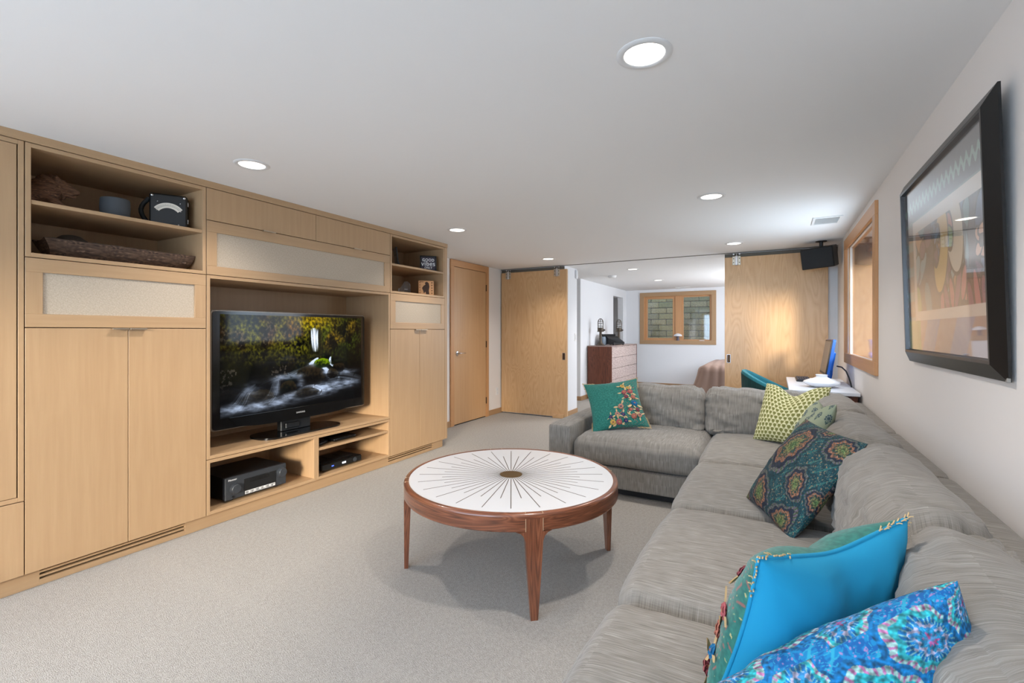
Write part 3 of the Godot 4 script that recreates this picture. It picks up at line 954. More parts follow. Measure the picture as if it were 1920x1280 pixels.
func room() -> void:
	struct("floor", bx(Vector3(-5.6, -0.15, ZN + 0.1), Vector3(XR + 0.2, 0, ZF - 0.2), 0.0), M.carpet, "pale beige cut pile carpet covering both rooms", "floor")
	struct("ceiling", bx(Vector3(-5.6, CEIL, ZN + 0.1), Vector3(XR + 0.2, CEIL + 0.15, ZF - 0.2), 0.0), M.ceiling, "smooth off-white painted ceiling over both rooms", "ceiling")
	var w := MB.new()
	w.box(Vector3(XL - 0.15, 0, ZN), Vector3(XL, CEIL, ZB - 0.46), 0.0)
	struct("wall_left", w, M.wall, "white wall behind the cabinets and around the hinged door", "wall")
	w = MB.new()   # right wall with the window opening z -5.24..-3.94, y 1.0..1.985
	w.box(Vector3(XR, 0, ZN), Vector3(XR + 0.15, CEIL, -3.924), 0.0)
	w.box(Vector3(XR, 0, -5.262), Vector3(XR + 0.15, CEIL, -7.85), 0.0)
	w.box(Vector3(XR, 0, -9.35), Vector3(XR + 0.15, CEIL, ZF), 0.0)
	w.box(Vector3(XR, 0, -7.85), Vector3(XR + 0.15, 1.0, -9.35), 0.0)
	w.box(Vector3(XR, 1.9, -7.85), Vector3(XR + 0.15, CEIL, -9.35), 0.0)
	w.box(Vector3(XR, 0, -3.924), Vector3(XR + 0.15, 0.984, -5.262), 0.0)
	w.box(Vector3(XR, 2.001, -3.924), Vector3(XR + 0.15, CEIL, -5.262), 0.0)
	struct("wall_right", w, M.wall, "warm white wall behind the sofa with the framed picture", "wall")
	w = MB.new()   # wall behind the camera with a window opening
	w.box(Vector3(XL, 0, ZN), Vector3(XR, 0.55, ZN + 0.15), 0.0)
	w.box(Vector3(XL, 2.02, ZN), Vector3(XR, CEIL, ZN + 0.15), 0.0)
	w.box(Vector3(XL, 0.55, ZN), Vector3(-3.0, 2.02, ZN + 0.15), 0.0)
	w.box(Vector3(0.0, 0.55, ZN), Vector3(XR, 2.02, ZN + 0.15), 0.0)
	struct("wall_near", w, M.wall, "white wall behind the camera", "wall")
	# the stub the left sliding door hangs on, and the wall behind the right one
	struct("wall_back_left", bx(Vector3(XL, 0, ZB), Vector3(-2.6, CEIL, ZB - 0.46), 0.0), M.wall_cool, "white wall end behind the left sliding door", "wall")
	struct("wall_back_right", bx(Vector3(-0.5, 0, ZB), Vector3(XR, CEIL, ZB - 0.14), 0.0), M.wall_cool, "white wall behind the right sliding door", "wall")
	# bedroom: left wall begins beyond a passage, has a doorway near its far end
	w = MB.new()
	w.box(Vector3(-3.12, 0, -7.81), Vector3(-3.0, CEIL, -9.72), 0.0)
	w.box(Vector3(-3.12, 1.965, -9.72), Vector3(-3.0, CEIL, -10.44), 0.0)
	w.box(Vector3(-3.12, 0, -10.44), Vector3(-3.0, CEIL, ZF), 0.0)
	struct("wall_bedroom_left", w, M.wall_cool, "white bedroom wall behind the dresser with a doorway at its far end", "wall")
	w = MB.new()
	w.box(Vector3(-5.5, 0, ZB - 0.46), Vector3(-5.35, CEIL, ZF - 0.15), 0.0)
	w.box(Vector3(-5.5, 0, ZB - 0.3), Vector3(XL - 0.15, CEIL, ZB - 0.46), 0.0)
	struct("wall_passage", w, M.wall_cool, "white walls of the passage left of the bedroom", "wall")
	# far wall with the window opening x -2.6..-1.19, y 1.0..2.0
	w = MB.new()
	w.box(Vector3(-5.5, 0, ZF), Vector3(-2.6, CEIL, ZF - 0.15), 0.0)
	w.box(Vector3(-1.19, 0, ZF), Vector3(XR + 0.15, CEIL, ZF - 0.15), 0.0)
	w.box(Vector3(-2.6, 0, ZF), Vector3(-1.19, 1.0, ZF - 0.15), 0.0)
	w.box(Vector3(-2.6, 2.0, ZF), Vector3(-1.19, CEIL, ZF - 0.15), 0.0)
	struct("wall_far", w, M.wall_cool, "white far wall of the bedroom around the window", "wall")
	# baseboards
	var bb := MB.new()
	bb.box(Vector3(XL, 0, -5.748), Vector3(XL + 0.014, 0.075, ZB), 0.002, 2)
	bb.box(Vector3(XL, 0, -4.036), Vector3(XL + 0.014, 0.075, -4.838), 0.002, 2)
	struct("baseboard_left", bb, M.base_wood, "wooden baseboard along the wall beside the hinged door", "baseboard")
	struct("baseboard_back", bx(Vector3(-2.6, 0, ZB - 0.001), Vector3(-2.586, 0.075, ZB - 0.46), 0.002, 2), M.base_wood, "short wooden baseboard on the wall end beside the left sliding door", "baseboard")
	struct("baseboard_far", bx(Vector3(-2.99, 0, ZF), Vector3(XR, 0.075, ZF + 0.014), 0.002, 0), M.base_wood, "wooden baseboard under the bedroom window", "baseboard")
	bb = MB.new()
	bb.box(Vector3(-3.0, 0, -7.8), Vector3(-2.986, 0.075, -9.72), 0.002, 2)
	bb.box(Vector3(-3.12, 0, -7.81), Vector3(-2.986, 0.075, -7.796), 0.002, 0)
	struct("baseboard_bedroom", bb, M.base_wood, "wooden baseboard behind the dresser", "baseboard")
	struct("baseboard_right", bx(Vector3(XR - 0.014, 0, -4.5), Vector3(XR, 0.075, ZB), 0.002, 2), M.base_wood, "wooden baseboard under the right window", "baseboard")
	# sliding door track under the ceiling
	var tr := MB.new()
	tr.box(Vector3(XL, CEIL - 0.005, -6.115), Vector3(XR, CEIL, -6.14), 0.001, 0)
	tr.box(Vector3(XL + 0.002, 2.06, -6.142), Vector3(-2.604, CEIL - 0.01, ZB), 0.001, 0)
	tr.box(Vector3(-0.538, 2.06, -6.142), Vector3(XR - 0.002, CEIL - 0.01, ZB), 0.001, 0)
	struct("trim_1", tr, mat(c8(104, 98, 86), 0.6), "dark metal sliding door track along the ceiling", "track")
	# outlet, switch, sensor
	var o := thing("wall_outlet", "white wall outlet low on the wall beside the hinged door", "outlet", Vector3(XL, 0.328, -6.006))
	part(o, "plate", bx(Vector3(XL, 0.27, -5.971), Vector3(XL + 0.006, 0.386, -6.041), 0.002), M.white_paint)
	for y in [0.352, 0.304]:
		part(o, "socket", bx(Vector3(XL + 0.004, y - 0.014, -5.99), Vector3(XL + 0.0085, y + 0.014, -6.022), 0.003), M.trim_white)
	o = thing("light_switch", "white light switch on the wall end beside the left sliding door", "switch", Vector3(-2.6, 1.128, -6.553))
	part(o, "plate", bx(Vector3(-2.6, 1.07, -6.518), Vector3(-2.594, 1.186, -6.588), 0.002), M.white_paint)
	part(o, "rocker", bx(Vector3(-2.597, 1.094, -6.537), Vector3(-2.59, 1.162, -6.569), 0.002), M.trim_white)
	o = thing("wall_sensor", "small white pill-shaped sensor high on the wall end", "sensor", Vector3(-2.6, 2.055, -6.57))
	var sb := MB.new()
	sb.xf = Transform3D(Basis(), Vector3(-2.584, 2.055, -6.57))
	sb.soft(Vector3(0.017, 0.065, 0.024), 0.016, 6)
	part(o, "housing", sb, M.white_gloss)
	part(o, "lens", bx(Vector3(-2.569, 2.02, -6.558), Vector3(-2.565, 2.04, -6.582), 0.001), M.trim_white)

func window_frame(parent: Node3D, called: String, lo: Vector3, hi: Vector3, ax: int, wd: float, m: Material) -> void:
	# four casing boards round an opening, in a plane; ax is the horizontal axis (0 or 2)
	var a := lo[ax]
	var b := hi[ax]
	var g := 1
	for k in 4:
		var p := lo
		var q := hi
		if k == 0:
			q[1] = lo.y + wd
		elif k == 1:
			p[1] = hi.y - wd
		elif k == 2:
			p[1] = lo.y + wd
			q[1] = hi.y - wd
			q[ax] = a + signf(b - a) * wd
		else:
			p[1] = lo.y + wd
			q[1] = hi.y - wd
			p[ax] = b - signf(b - a) * wd
		g = ax if k < 2 else 1
		part(parent, called, bx(p, q, 0.002, g), m)

func windows() -> void:
	# 1: right wall, looks into a plywood-lined light well
	var w := thing("window_1", "wood cased window in the right wall with a sunlit plywood recess", "window", Vector3(XR, 1.0, -4.62), "", "structure")
	window_frame(w, "casing", Vector3(XR - 0.02, 0.925, -5.425), Vector3(XR, 2.066, -3.82), 2, 0.09, M.casing)
	part(w, "liner", bx(Vector3(XR, 1.985, -3.94), Vector3(1.06, 2.0, -5.245), 0.001, 2), M.ply)
	part(w, "liner", bx(Vector3(XR, 0.985, -3.94), Vector3(1.5, 1.0, -5.245), 0.001, 2), M.ply)
	part(w, "liner", bx(Vector3(XR, 1.0, -5.24), Vector3(1.8, 2.4, -5.26), 0.001, 1), M.ply)
	part(w, "liner", bx(Vector3(XR, 1.0, -3.925), Vector3(0.84, 1.985, -3.94), 0.001, 1), M.ply)
	part(w, "header", bx(Vector3(0.70, 1.925, -3.945), Vector3(0.735, 1.984, -5.238), 0.002, 2), M.casing)
	window_frame(w, "stop", Vector3(0.582, 1.0005, -5.2395), Vector3(0.60, 1.9845, -3.9405), 2, 0.012, M.white_paint)
	part(w, "pane", bx(Vector3(0.590, 1.012, -3.952), Vector3(0.593, 1.973, -5.228), 0.0), M.screened)
	var d := thing("wall_lamp", "small white dome lamp on the plywood of the right window recess", "lamp", Vector3(0.78, 1.925, -5.24))
	var l := MB.new()
	l.xf = Transform3D(Basis(Vector3.RIGHT, Vector3(0, 0, 1), Vector3(0, -1, 0)), Vector3(0.78, 1.925, -5.24))
	l.lathe([Vector2(0.05, 0), Vector2(0.05, 0.01)], 24)
	part(d, "base", l, M.trim_white)
	l = MB.new()
	l.xf = Transform3D(Basis(Vector3.RIGHT, Vector3(0, 0, 1), Vector3(0, -1, 0)), Vector3(0.78, 1.925, -5.23))
	l.lathe([Vector2(0.046, 0), Vector2(0.043, 0.018), Vector2(0.033, 0.034), Vector2(0.018, 0.044), Vector2(0, 0.047)], 24, Vector3(), 0, TAU, 80)
	part(d, "globe", l, M.white_gloss)
	# ground outside the right window
	# 2: bedroom window, two sashes, block wall beyond
	w = thing("window_2", "wood framed two-sash bedroom window facing a block wall", "window", Vector3(-1.893, 1.0, ZF), "", "structure")
	window_frame(w, "casing", Vector3(-2.687, 0.932, ZF), Vector3(-1.10, 2.076, ZF + 0.02), 0, 0.085, M.fir_pale)
	part(w, "jamb", bx(Vector3(-2.602, 1.0, ZF + 0.004), Vector3(-2.585, 2.0, ZF - 0.15), 0.001), M.fir)
	part(w, "jamb", bx(Vector3(-1.205, 1.0, ZF + 0.004), Vector3(-1.188, 2.0, ZF - 0.15), 0.001), M.fir)
	part(w, "head", bx(Vector3(-2.585, 1.985, ZF + 0.004), Vector3(-1.205, 2.002, ZF - 0.15), 0.001, 0), M.fir)
	part(w, "sill", bx(Vector3(-2.585, 0.998, ZF + 0.004), Vector3(-1.205, 1.012, ZF - 0.15), 0.001, 0), M.fir)
	part(w, "mullion", bx(Vector3(-1.93, 1.012, ZF - 0.03), Vector3(-1.79, 1.985, ZF - 0.11), 0.003), M.fir)
	for s in [[-2.585, -1.93], [-1.79, -1.205]]:
		window_frame(w, "sash", Vector3(s[0], 1.012, ZF - 0.05), Vector3(s[1], 1.985, ZF - 0.09), 0, 0.055 if s[0] < -2 else 0.03, M.fir)
		part(w, "pane", bx(Vector3(s[0] + 0.03, 1.04, ZF - 0.069), Vector3(s[1] - 0.03, 1.955, ZF - 0.072), 0.0), M.glass)
	part(w, "latch", bx(Vector3(-1.44, 1.012, ZF - 0.02), Vector3(-1.33, 1.026, ZF - 0.05), 0.003), M.chrome)
	# 3: behind the camera
	w = thing("window_3", "wide window in the wall behind the camera", "window", Vector3(-1.5, 0.55, ZN), "", "structure")
	window_frame(w, "casing", Vector3(-3.08, 0.47, ZN - 0.02), Vector3(0.08, 2.1, ZN), 0, 0.08, M.casing)
	part(w, "pane", bx(Vector3(-3.0, 0.55, ZN + 0.07), Vector3(0.0, 2.02, ZN + 0.074), 0.0), M.glass)
	part(w, "mullion", bx(Vector3(-1.53, 0.55, ZN + 0.05), Vector3(-1.47, 2.02, ZN + 0.1), 0.002), M.casing)
	w = thing("window_4", "window in the right wall of the bedroom", "window", Vector3(XR, 1.0, -8.6), "", "structure")
	window_frame(w, "casing", Vector3(XR - 0.02, 0.92, -9.43), Vector3(XR, 1.98, -7.77), 2, 0.08, M.fir)
	part(w, "pane", bx(Vector3(XR + 0.07, 1.0, -7.85), Vector3(XR + 0.074, 1.9, -9.35), 0.0), M.glass)
	# block retaining wall outside the bedroom window
	var rw := thing("retaining_wall", "mossy tan concrete block wall outside the bedroom window", "wall", Vector3(-2.0, 0, -11.8))
	rw.set_meta("kind", "structure")
	part(rw, "mortar", bx(Vector3(-3.6, 0, -11.66), Vector3(-0.3, 2.5, -11.85), 0.0), M.soil)
	var rng := RandomNumberGenerator.new()
	rng.seed = 4
	for r in 12:
		for c in 9:
			var x0 := -3.55 + c * 0.36 + (0.18 if r % 2 else 0.0)
			var y0 := 0.68 + r * 0.137
			var b := MB.new()
			var dz := rng.randf_range(0.0, 0.02)
			b.box(Vector3(x0 + 0.005, y0 + 0.005, -11.70), Vector3(x0 + 0.355, y0 + 0.132, -11.61 + dz), 0.012)
			part(rw, "block", b, M.stone[rng.randi() % 4])
	struct("floor_outside", bx(Vector3(-6, 0.6, ZF - 0.2), Vector3(3, 0.7, -11.66), 0.0), M.soil, "soil strip between the bedroom window and the block wall", "ground")
	# mushroom on the bedroom sill
	var mu := thing("mushroom_ornament", "small mushroom ornament with a white cap on the bedroom window sill", "ornament", Vector3(-1.87, 1.012, ZF - 0.01))
	l = MB.new()
	l.lathe([Vector2(0.028, 0), Vector2(0.034, 0.006), Vector2(0.026, 0.04), Vector2(0.024, 0.08), Vector2(0.036, 0.10), Vector2(0.0, 0.10)], 20)
	put(mu, "stem", l, mat(c8(96, 92, 104), 0.5))
	l = MB.new()
	l.lathe([Vector2(0.0, 0.098), Vector2(0.085, 0.098), Vector2(0.09, 0.108), Vector2(0.078, 0.13), Vector2(0.045, 0.152), Vector2(0.0, 0.162)], 24, Vector3(), 0, TAU, 60)
	put(mu, "cap", l, M.white_gloss)

func doors() -> void:
	# 1: hinged door in the left wall
	var d := thing("door_1", "closed wooden hinged door with a lever handle in the left wall", "door", Vector3(XL, 0, -5.29), "", "structure")
	part(d, "casing", bx(Vector3(XL, 0, -4.84), Vector3(XL + 0.02, 2.05, -4.912), 0.002), M.casing)
	part(d, "casing", bx(Vector3(XL, 0, -5.678), Vector3(XL + 0.02, 2.05, -5.747), 0.002), M.casing)
	part(d, "casing", bx(Vector3(XL, 2.05, -4.84), Vector3(XL + 0.02, 2.136, -5.747), 0.002, 2), M.casing)
	part(d, "gap", bx(Vector3(XL, 0.0, -4.912), Vector3(XL + 0.002, 2.05, -5.678), 0.0), M.void)
	part(d, "leaf", bx(Vector3(XL + 0.001, 0.014, -4.915), Vector3(XL + 0.014, 2.045, -5.672), 0.001), M.door)
	for y in [1.829, 1.033, 0.236]:
		var h := MB.new()
		h.lathe([Vector2(0.0, -0.045), Vector2(0.008, -0.045), Vector2(0.008, 0.045), Vector2(0, 0.045)], 10, Vector3(XL + 0.02, y, -5.676))
		part(d, "hinge", h, M.bronze)
	var hd := MB.new()
	hd.xf = Transform3D(Basis(Vector3(0, 0, 1), Vector3(1, 0, 0), Vector3(0, 1, 0)), Vector3(XL + 0.014, 0.93, -4.985))
	hd.lathe([Vector2(0.034, 0), Vector2(0.034, 0.006), Vector2(0.028, 0.012), Vector2(0.012, 0.014), Vector2(0.011, 0.045), Vector2(0, 0.046)], 20)
	var lv := part(d, "handle", hd, M.chrome)
	hd = MB.new()
	hd.tube([Vector3(XL + 0.058, 0.93, -4.98), Vector3(XL + 0.060, 0.931, -5.02), Vector3(XL + 0.060, 0.932, -5.07), Vector3(XL + 0.056, 0.929, -5.115)], 0.010, 10, false, 0.007)
	part(lv, "lever", hd, M.chrome)
	# 2, 3: sliding doors on the back wall
	for k in 2:
		var x0: float = [-3.602, -0.535][k]
		var x1: float = [-2.545, 0.486][k]
		d = thing("door_%d" % (k + 2), ["birch plywood sliding door at the left of the bedroom opening", "birch plywood sliding door at the right of the bedroom opening behind the desk"][k], "door", Vector3((x0 + x1) / 2, 0, -6.12), "", "structure")
		part(d, "panel", bx(Vector3(x0, 0.016, -6.10), Vector3(x1, 2.084, -6.14), 0.002), M.ply)
		for hx in [[-3.482, -2.696], [-0.408, 0.36]][k]:
			var b := MB.new()
			b.box(Vector3(hx - 0.045, 1.99, -6.094), Vector3(hx + 0.045, 2.094, -6.10), 0.004)
			var hg := part(d, "hanger", b, M.nickel)
			b = MB.new()
			b.box(Vector3(hx - 0.016, 1.985, -6.082), Vector3(hx + 0.016, 2.098, -6.094), 0.005)
			part(hg, "strap", b, M.chrome)
			b = MB.new()
			b.tube([Vector3(hx, 2.096, -6.105), Vector3(hx, 2.128, -6.105)], 0.006, 8)
			for s in [-0.032, 0.032]:
				b.xf = Transform3D(Basis(Vector3.RIGHT, Vector3(0, 0, 1), Vector3(0, -1, 0)), Vector3(hx + s, 2.118, -6.112))
				b.lathe([Vector2(0.010, 0), Vector2(0.010, 0.012), Vector2(0, 0.012)], 12)
			part(hg, "roller", b, M.chrome)
			b = MB.new()
			for sx in [-0.031, 0.031]:
				for sy in [2.02, 2.065]:
					b.box(Vector3(hx + sx - 0.005, sy - 0.005, -6.0925), Vector3(hx + sx + 0.005, sy + 0.005, -6.095), 0.001)
			part(hg, "screw", b, M.black)
		var px: float = [-2.591, -0.492][k]
		var py: float = [0.865, 0.894][k]
		window_frame(d, "pull_rim", Vector3(px - 0.021, py - 0.05, -6.097), Vector3(px + 0.021, py + 0.05, -6.1005), 0, 0.005, M.chrome)
		part(d, "flush_pull", bx(Vector3(px - 0.016, py - 0.045, -6.0985), Vector3(px + 0.016, py + 0.045, -6.1005), 0.0), M.bronze)
	solo("floor_guide", bx(Vector3(-2.75, 0.0, -6.07), Vector3(-2.585, 0.055, -6.098), 0.003, 0), M.ply, "small wooden guide block on the floor at the foot of the left sliding door", "door guide")

func tab_pull(parent: Node3D, z0: float, z1: float, y: float, down := true) -> void:
	var b := MB.new()
	b.box(Vector3(CF - 0.012, y, z0), Vector3(CF + 0.022, y + 0.002, z1), 0.0005, 2)
	b.box(Vector3(CF + 0.020, y - 0.006, z0), Vector3(CF + 0.022, y + 0.001, z1), 0.0005, 2)
	part(parent, "handle", b, M.tab)

func carcass(o: Node3D, z0: float, z1: float, y0: float, y1: float, x0 := -3.6, t := 0.02) -> void:
	part(o, "side_panel", bx(Vector3(x0, y0, z0), Vector3(CF, y1, z0 - t), 0.001), M.maple)
	part(o, "side_panel", bx(Vector3(x0, y0, z1 + t), Vector3(CF, y1, z1), 0.001), M.maple)
	part(o, "top_panel", bx(Vector3(x0, y1 - t, z0 - t), Vector3(CF, y1, z1 + t), 0.001, 2), M.maple)
	part(o, "bottom_panel", bx(Vector3(x0, y0, z0 - t), Vector3(CF, y0 + t, z1 + t), 0.001, 2), M.maple)
	part(o, "back_panel", bx(Vector3(x0, y0 + t, z0 - t), Vector3(x0 + 0.008, y1 - t, z1 + t), 0.0), M.maple_in)

func speaker_front(called: String, label: String, z0: float, z1: float, y0: float, y1: float, cz0: float, cz1: float, cy0: float, cy1: float, grp: String) -> void:
	var o := thing(called, label, "cabinet", Vector3(-3.33, y0, (z0 + z1) / 2), grp)
	part(o, "body", bx(Vector3(-3.6, y0, z0), Vector3(CF - 0.021, y1, z1), 0.001), M.maple_in)
	var d := MB.new()
	d.box(Vector3(CF - 0.02, y0, z0), Vector3(CF, cy0, z1), 0.0012, 2)
	d.box(Vector3(CF - 0.02, cy1, z0), Vector3(CF, y1, z1), 0.0012, 2)
	d.box(Vector3(CF - 0.02, cy0, z0), Vector3(CF, cy1, cz0), 0.0012, 1)
	d.box(Vector3(CF - 0.02, cy0, cz1), Vector3(CF, cy1, z1), 0.0012, 1)
	part(o, "frame", d, M.maple)
	part(o, "grille_cloth", bx(Vector3(CF - 0.018, cy0, cz0), Vector3(CF - 0.008, cy1, cz1), 0.0), M.linen)

func cabinets() -> void:
	var F := CF
	# tall cabinet at the left edge of the picture
	var o := thing("tall_cabinet", "tall maple cabinet with one inset door, leftmost of the built-ins", "cabinet", Vector3(-3.33, 0.427, -0.4), "")
	carcass(o, 0.0, -0.804, 0.428, 2.097)
	part(o, "door", bx(Vector3(F - 0.02, 0.4505, -0.0225), Vector3(F, 2.0745, -0.7795), 0.0012), M.maple)
	o = thing("low_cabinet", "low maple cabinet below the tall cabinet at the left edge", "cabinet", Vector3(-3.33, 0.083, -0.4))
	part(o, "body", bx(Vector3(-3.6, 0.083, 0.0), Vector3(F - 0.021, 0.424, -0.804), 0.001), M.maple_in)
	part(o, "door", bx(Vector3(F - 0.02, 0.083, 0.0), Vector3(F, 0.424, -0.804), 0.0012), M.maple)
	# left column
	o = thing("open_shelf_unit", "open maple shelf unit with the lion and the meter, left of the overhead doors", "shelf", Vector3(-3.33, 1.564, -1.2), "open shelf units")
	carcass(o, -0.808, -1.606, 1.564, 2.097)
	part(o, "shelf", bx(Vector3(-3.59, 1.814, -0.829), Vector3(F - 0.004, 1.833, -1.585), 0.001, 2), M.maple)
	speaker_front("speaker_cabinet", "maple speaker cabinet with a beige cloth panel above the left double doors", -0.808, -1.606, 1.2345, 1.5605, -0.869, -1.541, 1.297, 1.495, "cloth-fronted speaker cabinets")
	o = thing("base_cabinet", "maple base cabinet with two tall doors left of the television", "cabinet", Vector3(-3.33, 0.083, -1.2), "two-door base cabinets")
	part(o, "body", bx(Vector3(-3.6, 0.083, -0.808), Vector3(F - 0.021, 1.2305, -1.606), 0.001), M.maple_in)
	var dr := part(o, "door", bx(Vector3(F - 0.02, 0.083, -0.808), Vector3(F, 1.2305, -1.2065), 0.0012), M.maple)
	tab_pull(dr, -1.132, -1.2055, 1.2308)
	dr = part(o, "door", bx(Vector3(F - 0.02, 0.083, -1.2095), Vector3(F, 1.2305, -1.606), 0.0012), M.maple)
	tab_pull(dr, -1.2105, -1.288, 1.2308)
	# middle column
	o = thing("overhead_cabinet", "long overhead maple cabinet with two flip-up doors above the television", "cabinet", Vector3(-3.33, 1.902, -2.4))
	part(o, "body", bx(Vector3(-3.6, 1.902, -1.61), Vector3(F - 0.021, 2.097, -3.184), 0.001), M.maple_in)
	dr = part(o, "door", bx(Vector3(F - 0.02, 1.902, -1.61), Vector3(F, 2.097, -2.3955), 0.0012), M.maple)
	tab_pull(dr, -1.965, -2.055, 1.8992, false)
	dr = part(o, "door", bx(Vector3(F - 0.02, 1.902, -2.3985), Vector3(F, 2.097, -3.184), 0.0012), M.maple)
	tab_pull(dr, -2.75, -2.835, 1.8992, false)
	speaker_front("speaker_cabinet", "long maple speaker cabinet with a beige cloth panel right above the television niche", -1.61, -3.184, 1.5655, 1.898, -1.671, -3.115, 1.62, 1.83, "cloth-fronted speaker cabinets")
	o = thing("television_niche", "open maple niche that holds the television", "shelf", Vector3(-3.33, 0.426, -2.4))
	carcass(o, -1.61, -3.184, 0.426, 1.562)
	o = thing("media_shelf_unit", "low open maple compartment with the audio receiver under the television", "shelf", Vector3(-3.33, 0.083, -2.0), "low media compartments")
	carcass(o, -1.61, -2.3995, 0.083, 0.4225)
	o = thing("media_shelf_unit", "low open maple compartment with a middle shelf and the disc recorder", "shelf", Vector3(-3.33, 0.083, -2.8), "low media compartments")
	carcass(o, -2.4025, -3.184, 0.083, 0.4225)
	part(o, "shelf", bx(Vector3(-3.59, 0.303, -2.4235), Vector3(F - 0.004, 0.322, -3.163), 0.001, 2), M.maple)
	# shelf pin holes in the right side panel
	var ph := MB.new()
	for y in range(10):
		ph.box(Vector3(F - 0.06, 0.15 + 0.024 * y, -3.1625), Vector3(F - 0.055, 0.155 + 0.024 * y, -3.1638), 0.0)
		ph.box(Vector3(F - 0.06, 0.15 + 0.024 * y, -2.3785), Vector3(F - 0.055, 0.155 + 0.024 * y, -2.3798), 0.0)
	# right column
	o = thing("open_shelf_unit", "narrow open maple shelf unit with small frames at the right end of the built-ins", "shelf", Vector3(-3.33, 1.564, -3.6), "open shelf units")
	carcass(o, -3.188, -3.987, 1.564, 2.097)
	part(o, "shelf", bx(Vector3(-3.59, 1.817, -3.209), Vector3(F - 0.004, 1.836, -3.966), 0.001, 2), M.maple)
	speaker_front("speaker_cabinet", "small maple speaker cabinet with a beige cloth panel above the right double doors", -3.188, -3.987, 1.2375, 1.5605, -3.255, -3.932, 1.297, 1.495, "cloth-fronted speaker cabinets")
	o = thing("base_cabinet", "maple base cabinet with two tall doors right of the television", "cabinet", Vector3(-3.33, 0.083, -3.6), "two-door base cabinets")
	part(o, "body", bx(Vector3(-3.6, 0.083, -3.188), Vector3(F - 0.021, 1.2335, -3.987), 0.001), M.maple_in)
	dr = part(o, "door", bx(Vector3(F - 0.02, 0.083, -3.188), Vector3(F, 1.2335, -3.5885), 0.0012), M.maple)
	tab_pull(dr, -3.512, -3.5875, 1.2338)
	dr = part(o, "door", bx(Vector3(F - 0.02, 0.083, -3.5915), Vector3(F, 1.2335, -3.987), 0.0012), M.maple)
	tab_pull(dr, -3.5925, -3.687, 1.2338)
	struct("trim_2", bx(Vector3(-3.62, 0.083, -3.99), Vector3(F, 2.097, -4.033), 0.0012), M.maple, "tall maple end panel at the right end of the built-ins", "panel")
	struct("trim_3", bx(Vector3(-3.62, 2.1, 0.0), Vector3(F + 0.003, CEIL, -4.036), 0.0012, 2), M.maple, "maple fascia board along the ceiling above the built-ins", "fascia")
	# kick board with two slotted grilles
	var kb := thing("trim_4", "maple kick board with slotted air grilles under the built-ins", "kick board", Vector3(-3.1, 0, -2.0), "", "structure")
	var xk := F - 0.03
	var runs := [[0.0, -0.866], [-1.503, -3.192], [-3.83, -3.99]]
	for r in runs:
		part(kb, "board", bx(Vector3(xk - 0.018, 0, r[0]), Vector3(xk, 0.0805, r[1]), 0.0008, 2), M.maple)
	for r in [[-0.866, -1.503], [-3.192, -3.83]]:
		part(kb, "backing", bx(Vector3(xk - 0.13, 0, r[0]), Vector3(xk - 0.12, 0.0805, r[1]), 0.0), M.void)
		for s in [[0.0, 0.028], [0.038, 0.048], [0.058, 0.068]]:
			part(kb, "slat", bx(Vector3(xk - 0.018, s[0], r[0]), Vector3(xk, s[1], r[1]), 0.0006, 2), M.maple)

func rounded_poly(w: float, h: float, r: float, seg := 6) -> PackedVector2Array:
	var p := PackedVector2Array()
	for q in [[1, 1, 0.0], [-1, 1, PI / 2], [-1, -1, PI], [1, -1, 1.5 * PI]]:
		for k in seg + 1:
			var a: float = q[2] + PI / 2 * k / seg
			p.append(Vector2(q[0] * (w / 2 - r) + cos(a) * r, q[1] * (h / 2 - r) + sin(a) * r))
	return p

# local frame of a thing on the left side of the room that faces +x: x right as seen, y up, z out
func facing_x(at: Vector3, turn := 0.0) -> Transform3D:
	return Transform3D(Basis(Vector3.UP, PI / 2 + turn), at)

